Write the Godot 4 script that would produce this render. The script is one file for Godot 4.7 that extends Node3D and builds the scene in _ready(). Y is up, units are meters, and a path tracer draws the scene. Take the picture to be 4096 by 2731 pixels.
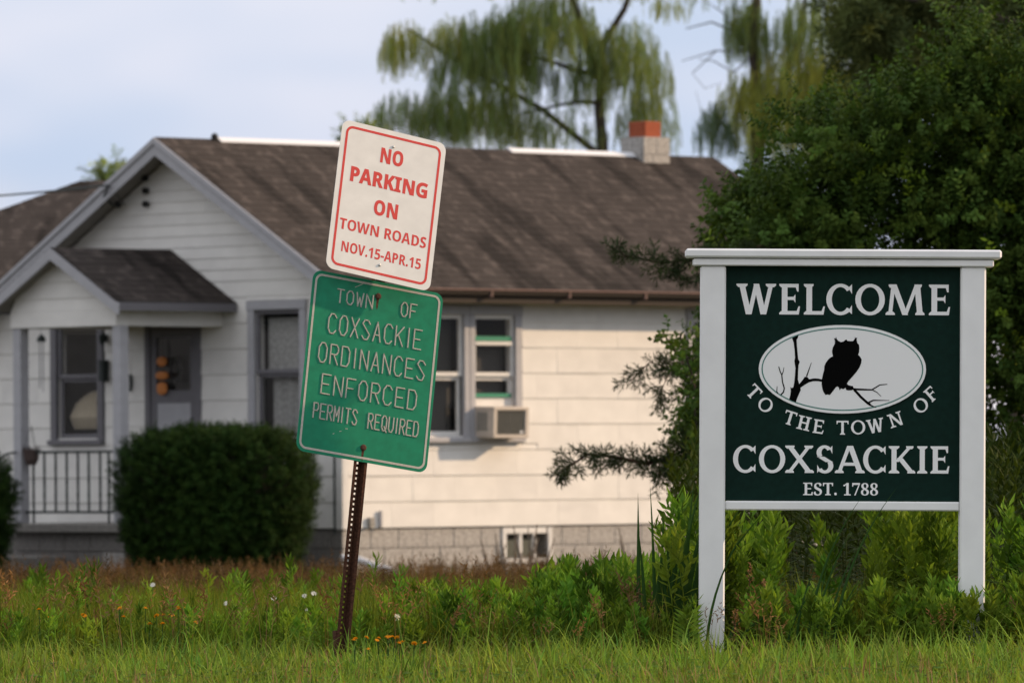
extends Node3D
# Roadside at a small town: a leaning sign post, a painted welcome board, a white cottage behind a weedy verge.

class MB:
	var v := PackedVector3Array()
	var uv := PackedVector2Array()
	func tri(a: Vector3, b: Vector3, c: Vector3) -> void:
		v.append(a); v.append(b); v.append(c)
	func quad(a: Vector3, b: Vector3, c: Vector3, d: Vector3) -> void:
		tri(a, b, c); tri(a, c, d)
	func uvquad(a: Vector3, b: Vector3, c: Vector3, d: Vector3, ua: Vector2, ub: Vector2, uc: Vector2, ud: Vector2) -> void:
		quad(a, b, c, d)
		for t in [ua, ub, uc, ua, uc, ud]:
			uv.append(t)
	# a box with chamfered edges
	func box(lo: Vector3, hi: Vector3, ch := 0.0) -> void:
		xbox(Transform3D.IDENTITY, lo, hi, ch)
	func xbox(t: Transform3D, lo: Vector3, hi: Vector3, ch := 0.0) -> void:
		var c := (lo + hi) / 2.0
		var h := (hi - lo) / 2.0
		if ch <= 0.0:
			var p := []
			for i in 8:
				p.append(t * (c + Vector3(h.x * (1 if i & 1 else -1), h.y * (1 if i & 2 else -1), h.z * (1 if i & 4 else -1))))
			quad(p[4], p[6], p[7], p[5]); quad(p[1], p[3], p[2], p[0]); quad(p[5], p[7], p[3], p[1])
			quad(p[0], p[2], p[6], p[4]); quad(p[6], p[2], p[3], p[7]); quad(p[0], p[4], p[5], p[1])
			return
		ch = minf(ch, minf(h.x, minf(h.y, h.z)) * 0.9)
		var q := {}
		for i in 8:
			var s := Vector3(1 if i & 1 else -1, 1 if i & 2 else -1, 1 if i & 4 else -1)
			for ax in 3:
				var e := h - Vector3(ch, ch, ch)
				e[ax] = h[ax]
				q[i * 3 + ax] = t * (c + s * e)
		for ax in 3:
			var b1 := 1 << ((ax + 1) % 3)
			var b2 := 1 << ((ax + 2) % 3)
			var ba := 1 << ax
			quad(q[ba * 3 + ax], q[(ba | b2) * 3 + ax], q[(ba | b1 | b2) * 3 + ax], q[(ba | b1) * 3 + ax])
			quad(q[ax], q[b1 * 3 + ax], q[(b1 | b2) * 3 + ax], q[b2 * 3 + ax])
		for ax in 3:
			var a1 := (ax + 1) % 3
			var a2 := (ax + 2) % 3
			for k in 4:
				var i0 := ((1 << a1) if k & 1 else 0) | ((1 << a2) if k & 2 else 0)
				var i1 := i0 | (1 << ax)
				quad(q[i0 * 3 + a1], q[i1 * 3 + a1], q[i1 * 3 + a2], q[i0 * 3 + a2])
		for i in 8:
			tri(q[i * 3], q[i * 3 + 1], q[i * 3 + 2])
	func tube(pts: Array, rad: Array, sides := 7) -> void:
		var rings := []
		for i in pts.size():
			var d: Vector3 = (pts[mini(i + 1, pts.size() - 1)] - pts[maxi(i - 1, 0)]).normalized()
			var s := d.cross(Vector3(0.13, 0.21, 0.97)).normalized()
			var u := s.cross(d)
			var ring := []
			for k in sides:
				var an := TAU * k / sides
				ring.append(pts[i] + (s * cos(an) + u * sin(an)) * float(rad[i]))
			rings.append(ring)
		for i in pts.size() - 1:
			for k in sides:
				var n := (k + 1) % sides
				quad(rings[i][k], rings[i + 1][k], rings[i + 1][n], rings[i][n])
		for k in range(1, sides - 1):
			tri(rings[0][0], rings[0][k], rings[0][k + 1])
			tri(rings[-1][0], rings[-1][k + 1], rings[-1][k])
	# a flat outline (x, y) with thickness from z0 to z1
	func prism(poly: PackedVector2Array, z0: float, z1: float, t := Transform3D.IDENTITY) -> void:
		var idx := Geometry2D.triangulate_polygon(poly)
		for k in range(0, idx.size(), 3):
			var a := poly[idx[k]]
			var b := poly[idx[k + 1]]
			var c := poly[idx[k + 2]]
			tri(t * Vector3(a.x, a.y, z1), t * Vector3(c.x, c.y, z1), t * Vector3(b.x, b.y, z1))
			tri(t * Vector3(a.x, a.y, z0), t * Vector3(b.x, b.y, z0), t * Vector3(c.x, c.y, z0))
		for k in poly.size():
			var a := poly[k]
			var b := poly[(k + 1) % poly.size()]
			quad(t * Vector3(a.x, a.y, z0), t * Vector3(b.x, b.y, z0), t * Vector3(b.x, b.y, z1), t * Vector3(a.x, a.y, z1))
	# a leaf: base, two side points, tip bent down by `droop`
	func leaf(base: Vector3, dir: Vector3, side: Vector3, length: float, width: float, droop := 0.0) -> void:
		var m := base + dir * length * 0.45
		var tip := base + dir * length + Vector3(0, -droop * length, 0)
		var s := side * width * 0.5
		var fold := dir.cross(side) * width * 0.18
		tri(base, m - s + fold, m); tri(base, m, m + s + fold)
		tri(m - s + fold, tip, m); tri(m, tip, m + s + fold)
	func blade(base: Vector3, up: Vector3, lean: Vector3, h: float, w: float, segs := 3) -> void:
		var side := up.cross(lean).normalized() * w * 0.5
		if side.length() < 1e-6:
			side = Vector3(w * 0.5, 0, 0)
		var pl := base - side
		var pr := base + side
		for i in range(1, segs + 1):
			var t := float(i) / segs
			var c := base + up * h * t * (1.0 - 0.25 * t * lean.length()) + lean * h * t * t
			if i == segs:
				tri(pl, c, pr)
			else:
				var s := side * (1.0 - t * 0.75)
				quad(pl, c - s, c + s, pr)
				pl = c - s
				pr = c + s
	func mesh(colored := false) -> ArrayMesh:
		var arr := []
		arr.resize(Mesh.ARRAY_MAX)
		arr[Mesh.ARRAY_VERTEX] = v
		if uv.size() == v.size():
			arr[Mesh.ARRAY_TEX_UV] = uv
		if colored:
			var c := PackedColorArray()
			c.resize(v.size())
			c.fill(Color.WHITE)
			arr[Mesh.ARRAY_COLOR] = c
		var m := ArrayMesh.new()
		m.add_surface_from_arrays(Mesh.PRIMITIVE_TRIANGLES, arr)
		return m

var M := {}
var taken := {}
var rng := RandomNumberGenerator.new()

func rr(a: float, b: float) -> float:
	return rng.randf_range(a, b)

func numbered(called: String) -> String:
	if not taken.has(called):
		taken[called] = 0
		return called
	taken[called] += 1
	return "%s_%03d" % [called, taken[called]]

func obj(called: String, m, mat: BaseMaterial3D, parent: Node3D, at := Vector3.ZERO) -> MeshInstance3D:
	var o := MeshInstance3D.new()
	o.mesh = m.mesh(mat.vertex_color_use_as_albedo) if m is MB else m
	o.material_override = mat
	o.position = at
	if parent == self:
		o.name = numbered(called)
		add_child(o)
	else:
		o.name = called
		parent.add_child(o, true)
	return o

func group_node(called: String, parent: Node3D, t := Transform3D.IDENTITY) -> Node3D:
	var o := Node3D.new()
	o.transform = t
	if parent == self:
		o.name = numbered(called)
		add_child(o)
	else:
		o.name = called
		parent.add_child(o, true)
	return o

func tag(o: Node, label: String, category := "", grp := "", kind := "") -> void:
	o.set_meta("label", label)
	if category: o.set_meta("category", category)
	if grp: o.set_meta("group", grp)
	if kind: o.set_meta("kind", kind)

func boxp(called: String, lo: Vector3, hi: Vector3, mat: Material, parent: Node3D, ch := 0.0) -> MeshInstance3D:
	var m := MB.new()
	var c := Vector3((lo.x + hi.x) / 2, lo.y, (lo.z + hi.z) / 2)
	m.box(lo - c, hi - c, ch)
	return obj(called, m, mat, parent, c)

func many(called: String, mesh: Mesh, mat: Material, parent: Node3D, xf: Array, cols: Array) -> MultiMeshInstance3D:
	var mm := MultiMesh.new()
	mm.transform_format = MultiMesh.TRANSFORM_3D
	mm.use_colors = true
	mm.mesh = mesh
	mm.instance_count = xf.size()
	for i in xf.size():
		mm.set_instance_transform(i, xf[i])
		mm.set_instance_color(i, cols[i])
	var o := MultiMeshInstance3D.new()
	o.multimesh = mm
	o.set_meta("kind", "stuff")
	o.material_override = mat
	if parent == self:
		o.name = numbered(called)
		add_child(o)
	else:
		o.name = called
		parent.add_child(o, true)
	return o

# ---------- materials ----------
func lin(r: float, g: float, b: float) -> Color:
	return Color(r, g, b).linear_to_srgb()

func flat(key: String, r: float, g: float, b: float, rough := 0.7, spec := 0.4) -> StandardMaterial3D:
	var m := StandardMaterial3D.new()
	m.resource_name = key
	m.albedo_color = lin(r, g, b)
	m.roughness = rough
	m.metallic_specular = spec
	M[key] = m
	return m

func noise_tex(freq: float, seed_: int, lo: float, hi: float, octaves := 4, size := 512) -> NoiseTexture2D:
	var n := FastNoiseLite.new()
	n.noise_type = FastNoiseLite.TYPE_SIMPLEX
	n.frequency = freq
	n.seed = seed_
	n.fractal_octaves = octaves
	var t := NoiseTexture2D.new()
	t.width = size
	t.height = size
	t.seamless = true
	t.noise = n
	var g := Gradient.new()
	g.set_color(0, Color(lo, lo, lo))
	g.set_color(1, Color(hi, hi, hi))
	t.color_ramp = g
	return t

func textured(key: String, r: float, g: float, b: float, rough: float, tex: Texture2D, scale: float, bump := 0.0, btex: Texture2D = null, spec := 0.3) -> StandardMaterial3D:
	var m := flat(key, r, g, b, rough, spec)
	m.albedo_texture = tex
	m.uv1_triplanar = true
	m.uv1_world_triplanar = true
	m.uv1_scale = Vector3.ONE * scale
	if bump > 0.0:
		m.heightmap_enabled = true
		m.heightmap_texture = btex if btex else tex
		m.heightmap_scale = bump
	return m

func leafy(key: String, r: float, g: float, b: float, back: float, rough := 0.6) -> StandardMaterial3D:
	var m := flat(key, r, g, b, rough, 0.14)
	m.vertex_color_use_as_albedo = true
	m.backlight_enabled = true
	m.backlight = lin(back, back, back * 0.55)
	return m

func ground_y(z: float) -> float:
	var d := -z
	if d < 30.0: return 0.0
	if d < 68.0: return -0.45 * smoothstep(30.0, 68.0, d) * 0.4 - 0.27 * (d - 30.0) / 38.0
	return -0.45

func materials() -> void:
	var soft := noise_tex(0.012, 3, 0.93, 1.0)
	var mid := noise_tex(0.03, 5, 0.7, 1.0, 5)
	var fine := noise_tex(0.09, 7, 0.62, 1.0, 4)
	for k in 3:
		textured("siding%d" % k, 0.76 - 0.018 * k, 0.745 - 0.018 * k, 0.715 - 0.016 * k, 0.7, soft, 0.45 + 0.1 * k)
	textured("trim", 0.40, 0.40, 0.425, 0.6, soft, 0.9)
	textured("trim_dark", 0.165, 0.16, 0.175, 0.65, soft, 0.9)
	textured("white_paint", 0.70, 0.69, 0.67, 0.5, soft, 0.7)
	textured("soffit", 0.30, 0.285, 0.26, 0.8, soft, 0.8)
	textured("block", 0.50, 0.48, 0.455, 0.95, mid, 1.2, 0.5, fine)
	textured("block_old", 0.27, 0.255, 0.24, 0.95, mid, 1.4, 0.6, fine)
	textured("slab", 0.30, 0.285, 0.265, 0.95, mid, 1.3, 0.4, fine)
	textured("gutter", 0.26, 0.17, 0.15, 0.7, mid, 1.6)
	flat("iron", 0.02, 0.028, 0.027, 0.6)
	flat("black", 0.012, 0.012, 0.012, 0.6)
	textured("terracotta", 0.42, 0.11, 0.055, 0.85, mid, 2.0)
	flat("teal_strip", 0.02, 0.21, 0.13, 0.6)
	textured("blind", 0.085, 0.082, 0.078, 0.8, soft, 1.0)
	textured("shade_cloth", 0.48, 0.48, 0.46, 0.9, mid, 1.1)
	textured("curtain", 0.52, 0.45, 0.34, 0.9, soft, 2.0)
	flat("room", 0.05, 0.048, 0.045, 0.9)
	flat("shade_brown", 0.045, 0.036, 0.03, 0.9)  # rotten brown eave wood with shade painted in, also for the hedge cores
	textured("ac_case", 0.56, 0.50, 0.44, 0.6, soft, 1.6)
	flat("ac_grille", 0.17, 0.17, 0.155, 0.6)
	var glass := flat("glass", 0.02, 0.025, 0.025, 0.05, 0.27)
	glass.transparency = BaseMaterial3D.TRANSPARENCY_ALPHA
	glass.albedo_color.a = 0.12
	# signs
	textured("sign_white", 0.80, 0.79, 0.76, 0.45, noise_tex(0.015, 21, 0.93, 1.0), 1.3)
	flat("sign_red", 0.60, 0.05, 0.042, 0.5)
	textured("sign_green", 0.008, 0.225, 0.118, 0.42, noise_tex(0.02, 22, 0.85, 1.0), 1.5)
	textured("sign_letter", 0.52, 0.49, 0.44, 0.5, noise_tex(0.05, 23, 0.85, 1.0), 3.0)
	textured("rust", 0.13, 0.055, 0.032, 0.9, noise_tex(0.04, 24, 0.45, 1.0, 5), 3.0, 0.1, fine)
	flat("bolt", 0.5, 0.5, 0.48, 0.35).metallic = 0.8
	flat("rust_bolt", 0.07, 0.03, 0.02, 0.9)
	textured("vinyl", 0.86, 0.86, 0.86, 0.4, noise_tex(0.01, 25, 0.96, 1.0), 0.8)
	textured("board_green", 0.005, 0.024, 0.018, 0.55, noise_tex(0.02, 26, 0.85, 1.0), 2.0, 0.0, null, 0.2)
	flat("board_white", 0.86, 0.86, 0.86, 0.5)
	flat("board_black", 0.003, 0.003, 0.003, 0.7, 0.12)
	flat("board_teal", 0.07, 0.21, 0.18, 0.5)
	flat("orange", 0.55, 0.20, 0.055, 0.7)
	flat("wicker", 0.07, 0.05, 0.045, 0.9)
	textured("bark", 0.085, 0.07, 0.055, 0.95, mid, 1.5, 1.0, fine)
	textured("bark_grey", 0.19, 0.18, 0.17, 0.95, mid, 1.5)
	textured("bark_red", 0.09, 0.05, 0.035, 0.95, mid, 1.5)
	textured("soil", 0.085, 0.075, 0.035, 1.0, mid, 0.6)
	leafy("willow_leaf", 0.185, 0.24, 0.085, 1.0)
	leafy("broad_leaf", 0.062, 0.105, 0.02, 0.6, 0.5)
	leafy("needle_leaf", 0.040, 0.062, 0.028, 0.35)
	leafy("hedge_leaf", 0.019, 0.040, 0.008, 0.3)
	leafy("pine_leaf", 0.10, 0.125, 0.045, 0.6)
	leafy("grass_leaf", 0.145, 0.235, 0.04, 0.8)
	leafy("weed_leaf", 0.135, 0.235, 0.034, 0.8)
	leafy("reed_leaf", 0.035, 0.082, 0.022, 0.5)
	leafy("dry_leaf", 0.26, 0.15, 0.07, 0.5)
	leafy("petal_gold", 0.75, 0.33, 0.02, 0.6)
	leafy("petal_white", 0.72, 0.70, 0.66, 0.6)
	flat("wire", 0.05, 0.06, 0.06, 0.7)
	flat("pipe_white", 0.66, 0.67, 0.70, 0.5)
	textured("twig_grey", 0.20, 0.16, 0.13, 0.95, mid, 4.0)

func sky_image() -> ImageTexture:
	var w := 2048
	var h := 1024
	var n := FastNoiseLite.new()
	n.seed = 12
	n.noise_type = FastNoiseLite.TYPE_SIMPLEX_SMOOTH
	n.frequency = 1.0
	n.fractal_octaves = 4
	var data := PackedFloat32Array()
	data.resize(w * h * 3)
	var zen := Vector3(0.88, 0.89, 0.94)
	var blue := Vector3(0.50, 0.605, 0.79)
	var warm := Vector3(0.87, 0.80, 0.78)
	var cloud := Vector3(0.69, 0.72, 0.84)
	for j in h:
		var el := (0.5 - (j + 0.5) / h) * PI
		var eld := rad_to_deg(el)
		var grow := smoothstep(0.0, 14.0, eld)
		for i in w:
			var c := Vector3(0.16, 0.17, 0.12)
			if eld > -1.0:
				var az := (i + 0.5) / w * TAU
				var dir := Vector3(cos(az), 0, sin(az))
				var sx := lerpf(15.0, 2.5, grow)
				var q := n.get_noise_3d(dir.x * sx, eld * lerpf(0.62, 0.06, grow), dir.z * sx)
				var base := warm.lerp(blue, smoothstep(0.9, 2.3, eld + q * 1.0))
				base = base.lerp(zen, grow)
				c = base.lerp(cloud.lerp(zen * 1.05, grow), clampf(0.30 + q * 1.25 + 0.30 * smoothstep(2.4, 4.2, eld), 0.0, 1.0))
			var k := (j * w + i) * 3
			data[k] = c.x
			data[k + 1] = c.y
			data[k + 2] = c.z
	var im := Image.create_from_data(w, h, false, Image.FORMAT_RGBF, data.to_byte_array())
	return ImageTexture.create_from_image(im)

func _ready() -> void:
	rng.seed = 7
	# --- camera: a long lens from the verge, low down ---
	var cam := Camera3D.new()
	cam.name = "camera"
	add_child(cam)
	cam.position = Vector3(0, 0.83, 0)
	cam.basis = Basis(Vector3.RIGHT, atan(121.0 / 7000.0)) * Basis(Vector3.BACK, -0.0075)
	var lens := CameraAttributesPhysical.new()
	lens.frustum_focal_length = 12.0 / (341.0 / 7000.0)
	lens.frustum_focus_distance = 28.7
	lens.exposure_aperture = 8.8
	lens.frustum_near = 0.5
	lens.frustum_far = 4000.0
	cam.attributes = lens
	cam.fov = rad_to_deg(2.0 * atan(341.0 / 7000.0))
	cam.far = 4000.0
	# --- sky, sun, exposure ---
	var env := Environment.new()
	env.background_mode = Environment.BG_SKY
	var sky := Sky.new()
	var pan := PanoramaSkyMaterial.new()
	pan.panorama = sky_image()
	sky.sky_material = pan
	env.sky = sky
	env.tonemap_mode = Environment.TONE_MAPPER_LINEAR
	env.tonemap_exposure = 1.06
	env.sdfgi_enabled = true
	env.ssao_enabled = true
	env.ssil_enabled = true
	var we := WorldEnvironment.new()
	we.name = "environment"
	we.environment = env
	add_child(we)
	var sun := DirectionalLight3D.new()
	sun.name = "sun"
	add_child(sun)
	var el := deg_to_rad(21.5)
	var to_sun := Vector3(0.968 * cos(el), sin(el), -0.25 * cos(el))
	sun.look_at_from_position(to_sun * 50.0, Vector3.ZERO)
	sun.light_color = lin(1.0, 0.71, 0.44)
	sun.light_energy = 1.5
	sun.light_angular_distance = 1.2
	sun.shadow_enabled = true
	materials()
	build_ground()
	build_house()
	build_neighbour()
	build_trees()
	build_signs()
	build_plants()

# ---------- ground ----------
func build_ground() -> void:
	var m := MB.new()
	var zs := [60.0, 20.0, -10.0, -24.0, -30.0, -34.0, -38.0, -44.0, -50.0, -56.0, -62.0, -68.0, -80.0, -120.0, -400.0, -3000.0]
	var xs := [-3000.0, -300.0, -60.0, -20.0, -8.0, 0.0, 8.0, 20.0, 60.0, 300.0, 3000.0]
	for i in zs.size() - 1:
		for j in xs.size() - 1:
			var a := Vector3(xs[j], ground_y(zs[i]), zs[i])
			var b := Vector3(xs[j + 1], ground_y(zs[i]), zs[i])
			var c := Vector3(xs[j + 1], ground_y(zs[i + 1]), zs[i + 1])
			var d := Vector3(xs[j], ground_y(zs[i + 1]), zs[i + 1])
			m.quad(a, d, c, b)
	var o := obj("ground", m, M.soil, self)
	tag(o, "grassy ground running from the verge past the house", "ground", "", "structure")

# ---------- house ----------
const HY := 0.45          # the house stands 0.45 m below the verge
var wedge_cache := {}

func cut(rects: Array, hole: Rect2) -> Array:
	var out := []
	for r: Rect2 in rects:
		if not r.intersects(hole):
			out.append(r)
			continue
		var i := r.intersection(hole)
		if i.position.y > r.position.y + 0.004:
			out.append(Rect2(r.position.x, r.position.y, r.size.x, i.position.y - r.position.y))
		if i.end.y < r.end.y - 0.004:
			out.append(Rect2(r.position.x, i.end.y, r.size.x, r.end.y - i.end.y))
		if i.position.x > r.position.x + 0.004:
			out.append(Rect2(r.position.x, i.position.y, i.position.x - r.position.x, i.size.y))
		if i.end.x < r.end.x - 0.004:
			out.append(Rect2(i.end.x, i.position.y, r.end.x - i.end.x, i.size.y))
	return out

# one lap of siding: thick at its lower edge; x0..x1 at the bottom, x2..x3 at the top
func wedge(x0: float, x1: float, x2: float, x3: float, h: float, thick: float) -> ArrayMesh:
	var key := "%.3f %.3f %.3f %.3f %.3f" % [x1 - x0, x2 - x0, x3 - x0, h, thick]
	if not wedge_cache.has(key):
		var m := MB.new()
		var a := Vector3(0, 0, thick)
		var b := Vector3(x1 - x0, 0, thick)
		var c := Vector3(x3 - x0, h, thick * 0.35)
		var d := Vector3(x2 - x0, h, thick * 0.35)
		var z := Vector3(0, 0, 1)
		var e := Vector3(0, 0.004, 0)
		m.quad(a + e, d, c, b + e)
		m.quad(a + e, b + e, b - z * 0.003, a - z * 0.003)
		m.quad(a - z * 0.003, b - z * 0.003, b * Vector3(1, 1, 0) + z * 0.001, a * Vector3(1, 1, 0) + z * 0.001)
		m.quad(a + e, a * Vector3(1, 1, 0) + z * 0.001, d * Vector3(1, 1, 0) + z * 0.001, d)
		m.quad(b + e, c, c * Vector3(1, 1, 0) + z * 0.001, b * Vector3(1, 1, 0) + z * 0.001)
		wedge_cache[key] = m.mesh()
	return wedge_cache[key]

func lap_siding(wall: Node3D, x0: float, x1: float, y0: float, rows: int, exposure: float, wide: float, holes: Array, called := "shingle") -> void:
	for k in rows:
		var x := x0 - (wide * 0.5 if k % 2 else 0.0)
		while x < x1 - 0.01:
			var xa := maxf(x, x0)
			var xb := minf(x + wide, x1)
			x += wide
			if xb - xa < 0.02: continue
			var rects := [Rect2(xa + 0.0005, y0 + k * exposure, xb - xa - 0.001, exposure)]
			for hole in holes:
				rects = cut(rects, hole)
			var tone: int = [0, 0, 1, 0, 2, 1][rng.randi() % 6]
			for r: Rect2 in rects:
				if r.size.x < 0.012 or r.size.y < 0.012: continue
				obj(called, wedge(r.position.x, r.end.x, r.position.x, r.end.x, r.size.y, 0.0155 + 0.0015 * (rng.randi() % 3)), M["siding%d" % tone], wall, Vector3(r.position.x, r.position.y, 0.0))

func sheathing(x0: float, x1: float, y0: float, y1: float, holes: Array, thick := 0.12) -> MB:
	var m := MB.new()
	var rects := [Rect2(x0, y0, x1 - x0, y1 - y0)]
	for hole in holes:
		rects = cut(rects, hole)
	for r: Rect2 in rects:
		m.box(Vector3(r.position.x, r.position.y, -thick), Vector3(r.end.x, r.end.y, 0))
	return m

# a window in a wall frame: x along the wall, y up, z outward; the opening is w by h, at its lower left corner
func window(parent: Node3D, t: Transform3D, w: float, h: float, rail: float, frame: Material, sash: Material, label := "", kl := 0.095, kr := 0.095) -> Node3D:
	var n := group_node("window", parent, t)
	if label: n.set_meta("label", label)
	var c := MB.new()   # casing
	var el := 0.012 if kl > 0.09 else 0.0
	var er := 0.012 if kr > 0.09 else 0.0
	c.box(Vector3(-kl, -0.02, -0.02), Vector3(0, h, 0.035), 0.004)
	c.box(Vector3(w, -0.02, -0.02), Vector3(w + kr, h, 0.035), 0.004)
	c.box(Vector3(-kl - el, h + 0.001, -0.02), Vector3(w + kr + er, h + 0.095, 0.042), 0.004)
	obj("casing", c, frame, n)
	boxp("sill", Vector3(-kl - el, -0.075, -0.03), Vector3(w + kr + er, -0.021, 0.075), frame, n, 0.005)
	for part in [[rail, h, -0.035], [0.0, rail, -0.07]]:
		var s := MB.new()
		var b := 0.042
		var y0: float = part[0]
		var y1: float = part[1]
		var z: float = part[2]
		s.box(Vector3(0.002, y0, z), Vector3(b, y1 - 0.002, z + 0.03))
		s.box(Vector3(w - b, y0, z), Vector3(w - 0.002, y1 - 0.002, z + 0.03))
		s.box(Vector3(b, y1 - b, z), Vector3(w - b, y1 - 0.002, z + 0.03))
		s.box(Vector3(b, y0, z), Vector3(w - b, y0 + b, z + 0.03))
		var so := obj("sash", s, sash, n)
		pane(n, b, w - b, y0 + b, y1 - b, z + 0.014)
	return n

func pane(parent: Node3D, x0: float, x1: float, y0: float, y1: float, z: float) -> void:
	var m := MB.new()
	m.quad(Vector3(x0, y0, z), Vector3(x0, y1, z), Vector3(x1, y1, z), Vector3(x1, y0, z))
	obj("pane", m, M.glass, parent)

func blind(parent: Node3D, w: float, y0: float, y1: float, mat: Material) -> void:
	var m := MB.new()
	var y := y0
	var t := Basis(Vector3.RIGHT, 0.95)
	while y < y1:
		m.xbox(Transform3D(t, Vector3(0, y, -0.16)), Vector3(0.03, -0.001, -0.012), Vector3(w - 0.03, 0.001, 0.012))
		y += 0.021
	var o := obj("blind", m, mat, parent)
	o.set_meta("kind", "stuff")

func folds(w: float, y0: float, y1: float, z: float, waves: float, depth: float) -> MB:
	var m := MB.new()
	var n := 48
	for i in n:
		var a := float(i) / n
		var b := float(i + 1) / n
		var za := z + depth * sin(a * waves * TAU) + depth * 0.4 * sin(a * waves * 2.3 * TAU + 1.0)
		var zb := z + depth * sin(b * waves * TAU) + depth * 0.4 * sin(b * waves * 2.3 * TAU + 1.0)
		m.quad(Vector3(a * w, y0, za), Vector3(a * w, y1, za * 0.5 + z * 0.5), Vector3(b * w, y1, zb * 0.5 + z * 0.5), Vector3(b * w, y0, zb))
	return m

func roof_texture(seed_: int) -> ImageTexture:
	# weathered asphalt: granule speckle, shingle-to-shingle tone, dark algae stains that ran down the slope
	var w := 1024
	var h := 512
	var a := FastNoiseLite.new()
	a.seed = seed_
	a.frequency = 1.0
	a.fractal_octaves = 4
	var im := Image.create(w, h, false, Image.FORMAT_RGB8)
	var r := RandomNumberGenerator.new()
	r.seed = seed_
	for j in h:
		for i in w:
			var u := float(i) / w * 9.2
			var v := float(j) / h * 3.3
			var stain := smoothstep(0.02, 0.45, a.get_noise_2d(u * 1.7 + v * 0.22, v * 0.30 + 20.0) + 0.16 * a.get_noise_2d(u * 9.0, v * 2.0))
			var worn := smoothstep(0.1, 0.5, a.get_noise_2d(u * 5.0 + 50.0, v * 4.0))
			var tab := hash(Vector2i(int(u / 0.30 + 0.5 * (int(v / 0.127) % 2)), int(v / 0.127))) % 100 / 100.0
			var c := 0.046 + 0.010 * (tab - 0.5) + 0.035 * worn
			c *= 1.0 - 0.55 * stain
			c *= r.randf_range(0.78, 1.22)
			im.set_pixel(i, j, Color(c * 1.12, c * 0.93, c * 0.85).linear_to_srgb())
	return ImageTexture.create_from_image(im)

func roof_material(key: String, tex: Texture2D, tint := 1.0) -> StandardMaterial3D:
	var m := flat(key, tint, tint, tint, 0.95, 0.25)
	m.albedo_texture = tex
	m.heightmap_enabled = true
	m.heightmap_texture = tex
	m.heightmap_scale = 0.5
	return m

# shingled slope: overlapping courses from the eave (e0..e1) to the ridge (r0..r1), with texture u along and v up the slope
func slope(e0: Vector3, e1: Vector3, r0: Vector3, r1: Vector3, exposure := 0.127, u_len := 9.2, v_len := 3.3) -> MB:
	var m := MB.new()
	var run := ((r0 + r1) / 2 - (e0 + e1) / 2)
	var nrm := (e1 - e0).cross(run).normalized()
	if nrm.y < 0: nrm = -nrm
	var n := int(ceil(run.length() / exposure))
	var along := (e1 - e0).normalized()
	for k in n:
		var a := float(k) / n
		var b := float(k + 1) / n
		var p := e0.lerp(r0, a)
		var q := e1.lerp(r1, a)
		var s := e1.lerp(r1, b)
		var t := e0.lerp(r0, b)
		var up := nrm * 0.0035
		var us := [(p - e0).dot(along) / u_len, (q - e0).dot(along) / u_len, (s - e0).dot(along) / u_len, (t - e0).dot(along) / u_len]
		var va := 1.0 - a * run.length() / v_len
		var vb := 1.0 - b * run.length() / v_len
		m.uvquad(p + up, t, s, q + up, Vector2(us[0], va), Vector2(us[3], vb), Vector2(us[2], vb), Vector2(us[1], va))
		m.uvquad(p, p + up, q + up, q, Vector2(us[0], va), Vector2(us[0], va), Vector2(us[1], va), Vector2(us[1], va))
	return m

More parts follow.
